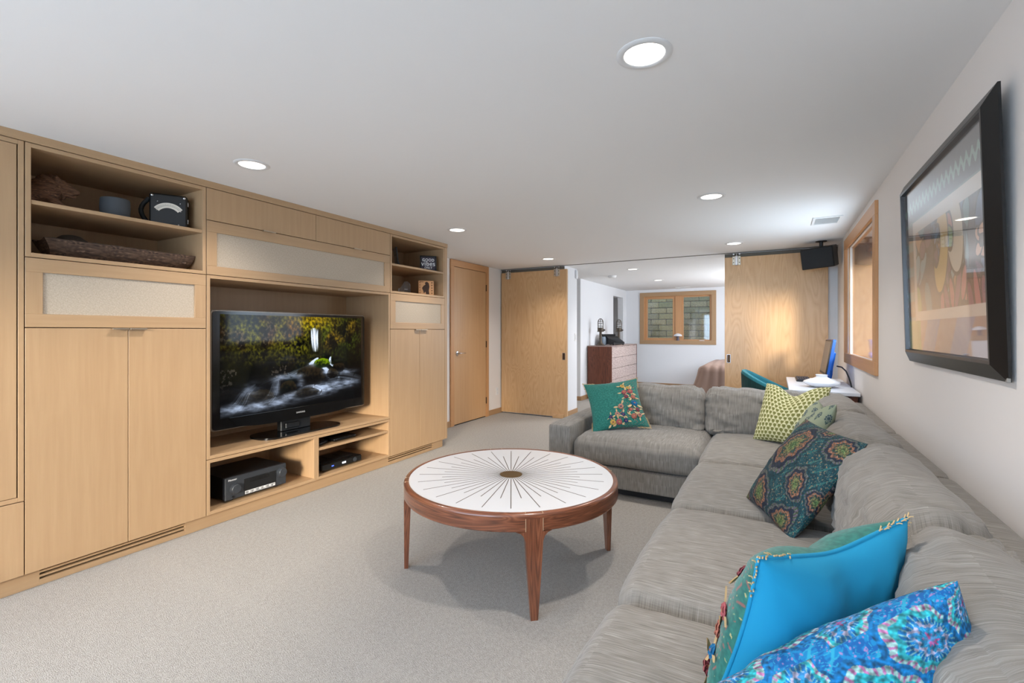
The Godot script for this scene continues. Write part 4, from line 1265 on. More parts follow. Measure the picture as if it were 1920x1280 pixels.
func media() -> void:
	# television
	var o := thing("television", "large flat television with a waterfall picture on a black pedestal in the niche", "television", Vector3(-3.235, 0.446, -2.38))
	o.rotation.y = PI / 2
	# local: x right as seen, y up, z towards the room. face at z = 0.035
	var b := MB.new()
	b.xf = Transform3D(Basis(), Vector3(0, 0.51, -0.03))
	b.extrude(rounded_poly(1.30, 0.785, 0.02), 0.055)
	put(o, "housing", b, M.black_gloss)
	b = MB.new()
	b.xf = Transform3D(Basis(), Vector3(0, 0.51, 0.005))
	b.extrude(rounded_poly(1.314, 0.80, 0.022), 0.012)
	put(o, "rim", b, mat(c8(120, 106, 92), 0.15))
	var scr := MB.new()
	var z := 0.0262
	scr.quad(Vector3(-0.602, 0.188, z), Vector3(0.612, 0.188, z), Vector3(0.612, 0.884, z), Vector3(-0.602, 0.884, z), Vector3(0, 0, 1), Vector2(0, 1), Vector2(1, 1), Vector2(1, 0), Vector2(0, 0))
	var tex := tv_picture()
	var sm := mat(c8(8, 8, 9), 0.05, null, Vector3.ONE, {"metallic_specular": 0.3, "emission_enabled": true, "emission": Color.BLACK, "emission_texture": tex, "emission_energy_multiplier": 1.05})
	put(o, "screen", scr, sm)
	b = MB.new()   # curved lower lip
	var lip := PackedVector2Array()
	for k in 25:
		var u := -0.50 + k * 1.0 / 24
		lip.append(Vector2(u, 0.128 - 0.028 * (1.0 - pow(absf(u) / 0.5, 4.0))))
	lip.append(Vector2(0.54, 0.186))
	lip.append(Vector2(-0.54, 0.186))
	b.xf = Transform3D(Basis(), Vector3(0, 0, 0.02))
	b.extrude(lip, 0.012)
	put(o, "lower_lip", b, M.black_gloss)
	var g := Transform3D(Basis(), Vector3(0.0, 0.148, 0.0325))
	words(o, "lettering", "SAMSUNG", 0.0115, M.grey_print, o.transform * g, true)
	b = MB.new()
	b.box(Vector3(-0.13, 0.012, -0.07), Vector3(0.13, 0.16, -0.02), 0.006)
	b.box(Vector3(-0.10, 0.03, -0.022), Vector3(0.02, 0.075, -0.005), 0.006)
	put(o, "neck", b, M.black)
	b = MB.new()
	b.xf = Transform3D(Basis(Vector3.RIGHT, Vector3(0, 0, -1), Vector3(0, 1, 0)), Vector3(0, 0, -0.0))
	b.extrude(rounded_poly(0.70, 0.27, 0.11, 10), 0.013)
	put(o, "base", b, M.black_gloss)
	# audio receiver
	o = thing("audio_receiver", "black audio receiver with two big knobs and white labels, lower left compartment", "receiver", Vector3(-3.10, 0.103, -1.967))
	o.rotation.y = PI / 2
	b = MB.new()
	b.box(Vector3(-0.214, 0.016, -0.36), Vector3(0.214, 0.158, -0.03), 0.002)
	put(o, "case", b, M.black)
	b = MB.new()
	b.box(Vector3(-0.217, 0.014, -0.03), Vector3(0.217, 0.160, 0.0), 0.004)
	put(o, "front_panel", b, M.charcoal)
	b = MB.new()
	b.box(Vector3(-0.095, 0.020, -0.002), Vector3(0.135, 0.128, 0.0025), 0.001)
	put(o, "door_flap", b, M.black)
	put(o, "display", bx(Vector3(-0.055, 0.096, 0.001), Vector3(0.085, 0.122, 0.0034), 0.0005), M.black_gloss)
	for k in [[-0.155, 0.082, 0.032], [0.178, 0.104, 0.032]]:
		b = MB.new()
		b.xf = Transform3D(Basis(Vector3.RIGHT, Vector3(0, 0, 1), Vector3(0, -1, 0)), Vector3(k[0], k[1], 0))
		b.lathe([Vector2(k[2] + 0.004, 0), Vector2(k[2] + 0.004, 0.003), Vector2(k[2], 0.004), Vector2(k[2] - 0.002, 0.022), Vector2(k[2] - 0.005, 0.025), Vector2(0, 0.025)], 28)
		put(o, "knob", b, M.charcoal)
	b = MB.new()
	b.xf = Transform3D(Basis(Vector3.RIGHT, Vector3(0, 0, 1), Vector3(0, -1, 0)), Vector3(-0.165, 0.03, 0))
	b.lathe([Vector2(0.008, 0), Vector2(0.008, 0.003), Vector2(0, 0.003)], 14)
	put(o, "jack", b, M.black)
	var rng := RandomNumberGenerator.new()
	rng.seed = 3
	for k in 6:
		var x := -0.088 + k * 0.0365
		var st := put(o, "label_sticker", bx(Vector3(x, 0.024, 0.0024), Vector3(x + 0.0345, 0.045, 0.0030), 0.0), M.white_print)
		b = MB.new()
		for j in 3:
			var yy := 0.027 + 0.0055 * j
			b.box(Vector3(x + 0.004, yy, 0.0029), Vector3(x + rng.randf_range(0.016, 0.031), yy + 0.0032, 0.0033), 0.0)
		put(st, "print", b, M.black)
	words(o, "lettering", "Pioneer", 0.011, M.white_print, o.transform * Transform3D(Basis(), Vector3(-0.17, 0.142, 0.0008)), true)
	for x in [-0.16, 0.16]:
		for zz in [-0.31, -0.05]:
			b = MB.new()
			b.lathe([Vector2(0.02, 0), Vector2(0.022, 0.016), Vector2(0, 0.016)], 16, Vector3(x, 0, zz))
			put(o, "foot", b, M.black)
	# disc recorder
	o = thing("disc_recorder", "slim black disc recorder with a blue light, on the bottom of the right compartment", "recorder", Vector3(-3.10, 0.103, -2.70))
	o.rotation.y = PI / 2
	b = MB.new()
	b.box(Vector3(-0.195, 0.012, -0.27), Vector3(0.195, 0.060, -0.02), 0.003)
	put(o, "case", b, M.black)
	b = MB.new()
	b.box(Vector3(-0.198, 0.010, -0.02), Vector3(0.198, 0.062, 0.0), 0.006)
	put(o, "front_panel", b, M.black_gloss)
	b = MB.new()
	for k in 3:
		b.box(Vector3(-0.15 + 0.11 * k, 0.059, -0.22), Vector3(-0.07 + 0.11 * k, 0.064, -0.06), 0.003)
	put(o, "top_vent", b, M.black)
	put(o, "blue_light", bx(Vector3(-0.115, 0.032, -0.001), Vector3(-0.094, 0.040, 0.0015), 0.0005), mat(c8(60, 90, 220), 0.4, null, Vector3.ONE, {"emission_enabled": true, "emission": c8(70, 100, 255), "emission_energy_multiplier": 1.5}))
	put(o, "display_light", bx(Vector3(-0.01, 0.030, -0.001), Vector3(0.028, 0.044, 0.0015), 0.0005), mat(c8(220, 226, 235), 0.4, null, Vector3.ONE, {"emission_enabled": true, "emission": c8(225, 232, 245), "emission_energy_multiplier": 0.9}))
	b = MB.new()
	b.xf = Transform3D(Basis(Vector3.RIGHT, Vector3(0, 0, 1), Vector3(0, -1, 0)), Vector3(0.12, 0.036, 0))
	b.lathe([Vector2(0.018, 0), Vector2(0.017, 0.008), Vector2(0, 0.009)], 20)
	put(o, "knob", b, M.charcoal)
	for x in [-0.15, 0.15]:
		for zz in [-0.22, -0.06]:
			b = MB.new()
			b.lathe([Vector2(0.014, 0), Vector2(0.016, 0.012), Vector2(0, 0.012)], 14, Vector3(x, 0, zz))
			put(o, "foot", b, M.black)
	# small boxes on the shelf above it
	o = thing("media_player", "small black rounded media box on the middle shelf of the right compartment", "media player", Vector3(-3.16, 0.322, -2.72))
	b = MB.new()
	b.xf = Transform3D(Basis(), Vector3(0, 0.018, 0))
	b.soft(Vector3(0.07, 0.016, 0.115), 0.014, 8)
	put(o, "case", b, M.black_gloss)
	for s in [-1, 1]:
		for q in [-1, 1]:
			put(o, "foot", bx(Vector3(s * 0.045 - 0.008, 0, q * 0.08 - 0.008), Vector3(s * 0.045 + 0.008, 0.005, q * 0.08 + 0.008), 0.001), M.black_matte)
	o = thing("remote_control", "short dark remote control lying left of the small black media box", "remote", Vector3(-3.14, 0.322, -2.52))
	b = MB.new()
	b.xf = Transform3D(Basis(Vector3.UP, 0.4), Vector3(0, 0.013, 0))
	b.soft(Vector3(0.024, 0.013, 0.065), 0.011, 6)
	put(o, "body", b, M.black)
	b = MB.new()
	b.xf = Transform3D(Basis(Vector3.UP, 0.4), Vector3(0, 0.013, 0))
	for r in 4:
		for c in 2:
			b.box(Vector3(-0.014 + 0.018 * c, 0.0125, -0.045 + 0.022 * r), Vector3(-0.004 + 0.018 * c, 0.0145, -0.033 + 0.022 * r), 0.001)
	put(o, "button", b, M.charcoal)

func smin(a: float, b: float, k: float) -> float:
	var h := clampf(0.5 + 0.5 * (b - a) / k, 0.0, 1.0)
	return lerpf(b, a, h) - k * h * (1.0 - h)

func cap_d(p: Vector3, a: Vector3, b: Vector3, ra: float, rb: float) -> float:
	var d := b - a
	var h := clampf((p - a).dot(d) / d.length_squared(), 0.0, 1.0)
	return (p - a - d * h).length() - lerpf(ra, rb, h)

func shelf_things() -> void:
	# lion: crouching, head to the right, on the upper shelf
	var o := thing("lion_sculpture", "carved brown lion sculpture with a thick mane on the upper shelf", "sculpture", Vector3(-3.26, 1.833, -0.955))
	o.rotation.y = PI / 2 - 0.33
	var b := MB.new()
	var sdf := func(p: Vector3) -> float:
		var d := cap_d(p, Vector3(-0.105, 0.062, 0), Vector3(-0.02, 0.085, 0), 0.048, 0.055)          # trunk
		d = smin(d, cap_d(p, Vector3(-0.12, 0.045, 0.025), Vector3(-0.08, 0.03, 0.04), 0.034, 0.022), 0.02)  # haunch
		# mane: locks swept back from the face
		var f := p - Vector3(0.05, 0.122, 0)
		var an := atan2(f.y, f.x)
		var lock := sin(an * 15.0 + 26.0 * f.length() + 2.0 * sin(f.z * 70.0)) * 0.0055 * smoothstep(0.02, 0.05, f.length())
		var q := (p - Vector3(0.0, 0.116, 0)) / Vector3(1.12, 1.1, 0.8)
		d = smin(d, q.length() - 0.062 + lock, 0.014)
		d = smin(d, cap_d(p, Vector3(-0.01, 0.075, 0), Vector3(0.022, 0.035, 0), 0.044, 0.024) + lock, 0.016)  # chest ruff
		d = smin(d, cap_d(p, Vector3(0.042, 0.140, 0), Vector3(0.098, 0.113, 0), 0.030, 0.017), 0.007)  # brow to nose
		d = smin(d, cap_d(p, Vector3(0.086, 0.120, 0), Vector3(0.101, 0.112, 0), 0.017, 0.014), 0.004)  # nose
		d = smin(d, cap_d(p, Vector3(0.060, 0.098, 0), Vector3(0.092, 0.086, 0), 0.016, 0.010), 0.005)  # lower jaw
		d = maxf(d, -cap_d(p, Vector3(0.074, 0.101, 0), Vector3(0.112, 0.097, 0), 0.003, 0.008))        # open mouth
		for s in [-1.0, 1.0]:
			d = smin(d, cap_d(p, Vector3(0.03, 0.16, 0.036 * s), Vector3(0.026, 0.172, 0.042 * s), 0.012, 0.008), 0.006)  # ears
			d = minf(d, maxf(d, -((p - Vector3(0.072, 0.136, 0.020 * s)).length() - 0.005)))           # eye sockets
			d = smin(d, cap_d(p, Vector3(0.01, 0.05, 0.034 * s), Vector3(0.055, 0.016, 0.036 * s), 0.022, 0.015), 0.012)  # forelegs
			d = smin(d, cap_d(p, Vector3(0.055, 0.015, 0.036 * s), Vector3(0.09, 0.013, 0.036 * s), 0.015, 0.013), 0.008)
		return maxf(d, -p.y)
	b.nets(Vector3(-0.17, -0.008, -0.085), Vector3(0.125, 0.2, 0.085), 0.0052, sdf)
	put(o, "body", b, M.lion)
	b = MB.new()
	b.tube([Vector3(-0.14, 0.05, 0.02), Vector3(-0.165, 0.03, 0.05), Vector3(-0.13, 0.012, 0.075), Vector3(-0.07, 0.011, 0.07)], 0.009, 8, false, 0.006)
	put(o, "tail", b, M.lion)
	# grey pot
	o = thing("stone_pot", "round dark grey stone pot between the lion and the black meter", "pot", Vector3(-3.22, 1.833, -1.215))
	b = MB.new()
	b.lathe([Vector2(0, 0), Vector2(0.056, 0), Vector2(0.064, 0.02), Vector2(0.068, 0.07), Vector2(0.066, 0.112), Vector2(0.063, 0.118), Vector2(0.059, 0.112), Vector2(0.058, 0.03), Vector2(0, 0.025)], 36)
	put(o, "body", b, M.pot)
	# vintage meter
	o = thing("electric_meter", "vintage black electric meter with a white arc scale at the right of the upper shelf", "meter", Vector3(-3.16, 1.833, -1.452))
	o.rotation.y = PI / 2 - 0.52
	b = MB.new()
	b.box(Vector3(-0.092, 0.006, -0.16), Vector3(0.092, 0.198, 0.0), 0.008)
	put(o, "case", b, M.black)
	b = MB.new()
	var arc := PackedVector2Array()
	for k in 17:
		var a := deg_to_rad(38 + 104.0 * k / 16)
		arc.append(Vector2(cos(a) * 0.088, 0.058 + sin(a) * 0.088))
	for k in 17:
		var a := deg_to_rad(142 - 104.0 * k / 16)
		arc.append(Vector2(cos(a) * 0.058, 0.058 + sin(a) * 0.058))
	b.xf = Transform3D(Basis(), Vector3(0, 0, 0.0))
	b.extrude(arc, 0.002)
	var dial := put(o, "dial", b, mat(c8(226, 216, 200), 0.5))
	b = MB.new()
	for k in 21:
		var a := deg_to_rad(42 + 96.0 * k / 20)
		b.xf = Transform3D(Basis(Vector3(0, 0, 1), a - PI / 2), Vector3(cos(a) * 0.076, 0.058 + sin(a) * 0.076, 0.002))
		b.box(Vector3(-0.0005, -0.006, 0), Vector3(0.0005, 0.006, 0.0006), 0.0)
	for k in 20:
		var a := deg_to_rad(42 + 96.0 * (k + 0.5) / 20)
		b.xf = Transform3D(Basis(Vector3(0, 0, 1), a - PI / 2), Vector3(cos(a) * 0.070, 0.058 + sin(a) * 0.070, 0.002))
		b.box(Vector3(-0.003, -0.0004, 0), Vector3(0.003, 0.0004, 0.0006), 0.0)
	put(dial, "scale", b, M.black)
	for q in [[-0.078, 0.184, 0.008], [0.078, 0.184, 0.008], [-0.052, 0.15, 0.004], [0.058, 0.148, 0.004], [-0.056, 0.098, 0.004], [0.06, 0.1, 0.004], [0.05, 0.02, 0.005]]:
		b = MB.new()
		b.xf = Transform3D(Basis(Vector3.RIGHT, Vector3(0, 0, 1), Vector3(0, -1, 0)), Vector3(q[0], q[1], 0))
		b.lathe([Vector2(q[2], -0.001), Vector2(q[2], 0.003), Vector2(q[2] * 0.6, 0.005), Vector2(0, 0.0055)], 14, Vector3(), 0, TAU, 70)
		put(o, "screw", b, M.chrome)
	for y in [0.05, 0.155]:
		put(o, "clasp", bx(Vector3(0.091, y - 0.014, -0.05), Vector3(0.097, y + 0.014, -0.03), 0.002), M.chrome)
	b = MB.new()
	var stp := []
	for k in 9:
		var tt := k / 8.0
		stp.append(Vector3(-0.094 - 0.035 * sin(tt * PI) - 0.012 * tt, 0.17 - 0.14 * tt, -0.03 - 0.02 * tt))
	b.tube(stp, 0.012, 8)
	put(o, "strap", b, M.black_matte)
	# carved trough
	o = thing("wooden_trough", "long weathered dark wooden trough lying on the lower shelf", "trough", Vector3(-3.2, 1.584, -1.24))
	o.rotation.y = PI / 2
	var nf := fnl(17, 9.0, 3)
	var rings := []
	for i in 33:
		var s := -1.0 + i / 16.0
		var x := s * 0.345
		var e := 1.0 - 0.16 * pow(maxf(0.0, s), 8.0) - 0.05 * pow(maxf(0.0, -s), 8.0)
		var ring := []
		for k in 13:
			var a := PI + PI * k / 12.0
			ring.append(Vector2(cos(a) * 0.088 * e, 0.092 + sin(a) * 0.09 * e))
		for k in 9:
			var a := TAU - PI * k / 8.0
			ring.append(Vector2(cos(a) * 0.074 * e, 0.094 + sin(a) * (0.062 if absf(s) < 0.93 else 0.01)))
		var r3 := []
		for q in ring:
			var w := 0.005 * nf.get_noise_3d(x * 2.0, q.y * 3.0, q.x * 3.0)
			var off: float = (0.04 * (q.y - 0.09) / 0.09) if s < -0.9 else ((-0.03 * (0.09 - q.y) / 0.09) if s > 0.9 else 0.0)
			r3.append(Vector3(x - off * (1.0 if s < 0 else -1.0), maxf(0.0, q.y + w), q.x * (1.0 + 4.0 * w)))
		rings.append(r3)
	b = MB.new()
	b.loft(rings, 40.0)
	put(o, "body", b, M.weathered)
	for q in [[-0.2, 0.05], [-0.06, 0.06], [0.1, 0.045], [0.16, 0.07], [0.28, 0.05]]:
		b = MB.new()
		b.xf = Transform3D(Basis(Vector3.RIGHT, 0.9), Vector3(q[0], q[1], 0.081 - 0.25 * (0.09 - q[1])))
		b.lathe([Vector2(0.014, 0), Vector2(0.010, 0.004), Vector2(0.004, 0.003), Vector2(0, 0.004)], 12, Vector3(), 0, TAU, 80)
		put(o, "knot", b, M.weathered)
	o = thing("stone_dome", "smooth dark round stone showing behind the wooden trough", "stone", Vector3(-3.42, 1.584, -1.09))
	b = MB.new()
	b.lathe([Vector2(0, 0), Vector2(0.06, 0.0), Vector2(0.08, 0.03), Vector2(0.088, 0.065), Vector2(0.085, 0.10), Vector2(0.07, 0.135), Vector2(0.04, 0.158), Vector2(0.02, 0.163), Vector2(0, 0.165)], 32, Vector3(), 0, TAU, 80)
	put(o, "stone", b, M.stone_dome)
	# right shelves
	o = thing("photo_frame", "narrow dark photo frame seen edge-on at the left of the right upper shelf", "frame", Vector3(-3.2, 1.836, -3.44))
	o.rotation = Vector3(-0.12, PI / 2 + 0.92, 0)
	b = MB.new()
	b.box(Vector3(-0.07, 0, -0.008), Vector3(0.07, 0.185, 0.008), 0.002)
	put(o, "frame", b, M.frame_black)
	put(o, "print", bx(Vector3(-0.056, 0.014, 0.0075), Vector3(0.056, 0.171, 0.0095), 0.0), M.white_print)
	b = MB.new()
	b.xf = Transform3D(Basis(Vector3.RIGHT, -0.35), Vector3(0, 0.12, -0.008))
	b.box(Vector3(-0.02, -0.12, -0.004), Vector3(0.02, 0, 0), 0.001)
	put(o, "easel_back", b, M.black)
	o = thing("framed_sign", "small black framed sign reading GOOD vibes ONLY on the right upper shelf", "sign", Vector3(-3.15, 1.836, -3.845))
	o.rotation = Vector3(-0.06, PI / 2 - 0.75, 0)
	window_box(o, 0.085, 0.162, 0.013, 0.022, M.frame_black)
	put(o, "panel", bx(Vector3(-0.073, 0.012, -0.004), Vector3(0.073, 0.150, 0.002), 0.0), mat(Color.WHITE, 0.6, wood_tex(128, 128, 83, 8, 5.0, 0.3, 0.4, 0.4, [c8(40, 36, 46), c8(66, 58, 72), c8(92, 82, 92)]), Vector3(6, 6, 6), {"uv1_triplanar": true}))
	for k in 3:
		var gx := o.transform * Transform3D(Basis(), Vector3(0.0, [0.118, 0.078, 0.038][k], 0.0026))
		words(o, "lettering", ["GOOD", "vibes", "ONLY"][k], [0.031, 0.042, 0.022][k], M.white_print, gx, true)
	o = thing("glass_award", "small clear arched glass award on the right lower shelf", "award", Vector3(-3.15, 1.584, -3.485))
	o.rotation.y = PI / 2 - 0.6
	var arch := PackedVector2Array([Vector2(-0.046, 0.0), Vector2(0.046, 0.0), Vector2(0.046, 0.055)])
	for k in 9:
		var a := PI * k / 12.0
		arch.append(Vector2(0.012 + cos(a) * 0.034, 0.062 + sin(a) * 0.034))
	arch.append_array([Vector2(-0.018, 0.068), Vector2(-0.024, 0.05), Vector2(-0.046, 0.036)])
	b = MB.new()
	b.xf = Transform3D(Basis(), Vector3(0, 0, -0.012))
	b.extrude(arch, 0.024, 20.0)
	put(o, "glass", b, M.crystal, Transform3D(Basis().scaled(Vector3.ONE * 1.2), Vector3()))
	put(o, "etching", bx(Vector3(-0.004, 0.036, 0.0146), Vector3(0.028, 0.04, 0.0152), 0.0), M.grey_print)
	o = thing("carved_plaque", "square light wood plaque with a dark carved figure on the right lower shelf", "plaque", Vector3(-3.14, 1.584, -3.80))
	o.rotation = Vector3(-0.05, PI / 2 - 0.7, 0)
	put(o, "board", bx(Vector3(-0.078, 0, -0.02), Vector3(0.078, 0.152, 0.0), 0.002), M.casing)
	b = MB.new()
	b.xf = Transform3D(Basis(), Vector3(0, 0, -0.001))
	b.extrude(PackedVector2Array([Vector2(0.000, 0.012), Vector2(0.032, 0.012), Vector2(0.026, 0.05), Vector2(0.034, 0.09), Vector2(0.026, 0.128), Vector2(0.008, 0.142), Vector2(-0.012, 0.132), Vector2(-0.008, 0.11), Vector2(-0.028, 0.098), Vector2(-0.042, 0.075), Vector2(-0.03, 0.045), Vector2(-0.024, 0.02), Vector2(-0.008, 0.04)]), 0.003)
	put(o, "figure", b, mat(c8(60, 40, 30), 0.8))
	b = MB.new()
	for k in 5:
		b.box(Vector3(0.052, 0.018 + 0.027 * k, -0.001), Vector3(0.066, 0.03 + 0.027 * k, 0.0012), 0.001)
		b.box(Vector3(-0.068, 0.018 + 0.027 * k, -0.001), Vector3(-0.06, 0.034 + 0.027 * k, 0.0012), 0.001)
	b.box(Vector3(-0.066, 0.136, -0.001), Vector3(-0.024, 0.143, 0.0012), 0.001)
	put(o, "carving", b, mat(c8(120, 84, 56), 0.8))

# a small picture frame: half width w, height h, border t, depth d; stands on its base at the origin
func window_box(o: Node3D, w: float, h: float, t: float, d: float, m: Material) -> void:
	var b := MB.new()
	b.box(Vector3(-w, 0, -d / 2), Vector3(w, t, d / 2), 0.001, 0)
	b.box(Vector3(-w, h - t, -d / 2), Vector3(w, h, d / 2), 0.001, 0)
	b.box(Vector3(-w, t, -d / 2), Vector3(-w + t, h - t, d / 2), 0.001)
	b.box(Vector3(w - t, t, -d / 2), Vector3(w, h - t, d / 2), 0.001)
	put(o, "frame", b, m)

func coffee_table() -> void:
	var o := thing("coffee_table", "round walnut coffee table with a white sunburst inlaid top", "table", Vector3(-1.242, 0, -2.205))
	var R := 0.56
	var b := MB.new()   # white top, slightly below the rim
	b.lathe([Vector2(0, 0.428), Vector2(0.536, 0.428), Vector2(0.536, 0.449), Vector2(0, 0.449)], 96)
	put(o, "tabletop", b, M.marble)
	b = MB.new()
	b.lathe([Vector2(0.5595, 0.428), Vector2(R + 0.001, 0.436), Vector2(0.5595, 0.443), Vector2(0.554, 0.4495), Vector2(0.546, 0.4525), Vector2(0.539, 0.452), Vector2(0.5355, 0.4492)], 96, Vector3(), 0, TAU, 60)
	for i in b.t.size(): b.t[i] = Vector2(b.t[i].y, b.t[i].x)
	put(o, "rim", b, M.walnut)
	b = MB.new()
	b.lathe([Vector2(0.06, 0.4485), Vector2(0.06, 0.4497), Vector2(0, 0.4497)], 48)
	put(o, "medallion", b, M.brass)
	for k in 48:
		var a := TAU * k / 48.0 + 0.512
		var r1 := 0.49 if k % 2 == 0 else 0.365
		b = MB.new()
		b.xf = Transform3D(Basis(Vector3.UP, a), Vector3(0, 0, 0))
		b.box(Vector3(0.058, 0.4485, -0.0018), Vector3(r1, 0.4495, 0.0018), 0.0, 0)
		put(o, "ray", b, M.inlay)
	# legs run up through the apron; the apron is four arcs between them
	var a0 := atan2(0.42, 0.347)
	var hw := 0.037
	var da := asin(hw / R) + 0.002
	for k in 4:
		var a := a0 + k * PI / 2
		b = MB.new()
		b.lathe([Vector2(0.526, 0.374), Vector2(0.556, 0.374), Vector2(R, 0.379), Vector2(R, 0.43)], 22, Vector3(), a + da, a + PI / 2 - da)
		b.lathe([Vector2(0.526, 0.43), Vector2(0.526, 0.374)], 22, Vector3(), a + da, a + PI / 2 - da)
		for i in b.t.size(): b.t[i] = Vector2(b.t[i].y, b.t[i].x)
		put(o, "apron", b, M.walnut)
		var pl := PackedVector2Array()
		# outline in (tangent, height), left side from the top down, then the right side up
		var left := [Vector2(-hw, 0.43), Vector2(-hw, 0.374), Vector2(-hw - 0.040, 0.374), Vector2(-hw - 0.022, 0.368), Vector2(-hw - 0.009, 0.355), Vector2(-hw - 0.001, 0.333), Vector2(-hw + 0.0005, 0.31), Vector2(-0.031, 0.22), Vector2(-0.023, 0.10), Vector2(-0.0155, 0.0)]
		for p in left: pl.append(p)
		for i in left.size(): pl.append(Vector2(-left[left.size() - 1 - i].x, left[left.size() - 1 - i].y))
		b = MB.new()
		var d := Vector3(cos(a), 0, sin(a))
		var tg := Vector3(-sin(a), 0, cos(a))
		b.xf = Transform3D(Basis(-tg, Vector3.UP, d), d * (R - 0.036))
		b.extrude(pl, 0.036)
		# taper the thickness towards the foot
		for i in b.v.size():
			var rr := b.v[i].dot(d)
			if rr < R - 0.02:
				b.v[i] += d * 0.014 * clampf((0.35 - b.v[i].y) / 0.35, 0, 1)
			else:
				var tt := b.v[i].dot(tg)
				b.v[i] -= d * (tt * tt / (2 * R))
				b.v[i] -= d * 0.002 * clampf((0.35 - b.v[i].y) / 0.35, 0, 1)
		put(o, "leg", b, M.walnut)
		for sd in [-1.0, 1.0]:
			var e: float = a + sd * (da - 0.001)
			b = MB.new()
			b.xf = Transform3D(Basis(Vector3.UP, -e), Vector3())
			b.box(Vector3(0.53, 0.376, -0.0011), Vector3(R + 0.0006, 0.43, 0.0011), 0.0)
			b.box(Vector3(0.5365, 0.43, -0.0011), Vector3(R - 0.004, 0.4525, 0.0011), 0.0)
			put(o, "inlay_strip", b, M.pale_inlay)

func cushion(parent: Node3D, called: String, c: Vector3, half: Vector3, r: float, turn: float, sd: int, kind: String) -> void:
	var nf := fnl(sd, 3.2, 3)
	var b := MB.new()
	b.soft(half, r, 26, func(p: Vector3, w: Vector3) -> Vector3:
		var q := p
		var ed := (1.0 - w.x * w.x) * (1.0 - w.z * w.z)
		if kind == "seat":
			if w.y > 0: q.y += 0.030 * pow(maxf(ed, 0.0), 0.6) - 0.012 * pow(absf(w.x), 8.0) + 0.006 * nf.get_noise_2d(p.x * 1.3, p.z * 1.3)
			q.z += 0.022 * maxf(0.0, w.z) * (1.0 - pow(absf(w.x), 4.0)) * (1.0 - w.y * w.y * 0.4)
			# a few soft folds running to the front
			q.y += 0.003 * sin(p.x * 26.0 + 2.5 * nf.get_noise_2d(p.x, p.z * 2.0)) * smoothstep(0.1, 0.9, w.z) * smoothstep(0.0, 0.4, w.y)
		else:
			var top := smoothstep(-0.2, 1.0, w.y)
			# leans back, plump in front, slumped on top, pinched at the ends
			q.z += -0.02 * w.y + 0.04 * (1.0 - w.x * w.x) * (1.0 - w.y * w.y) * signf(w.z)
			q.y -= 0.028 * pow(absf(w.x), 7.0) * top
			q.y += 0.016 * nf.get_noise_2d(p.x * 1.2, 7.0) * top
			var fold := nf.get_noise_2d(p.x * 1.1, p.y * 4.0 + p.x * 1.5)
			q.z += 0.020 * fold * (1.0 if w.z > 0 else 0.4)
			q.y += 0.014 * sin((p.z * 1.0 + 0.4 * p.x) * 40.0 + 5.0 * fold) * top * pow(absf(w.x), 2.0)
			q.z += 0.010 * sin(p.x * 30.0 + 6.0 * fold) * smoothstep(0.3, 1.0, -w.y)
		return q)
	put(parent, called, b, M.sofa, parent.transform.affine_inverse() * Transform3D(Basis(Vector3.UP, turn), c))

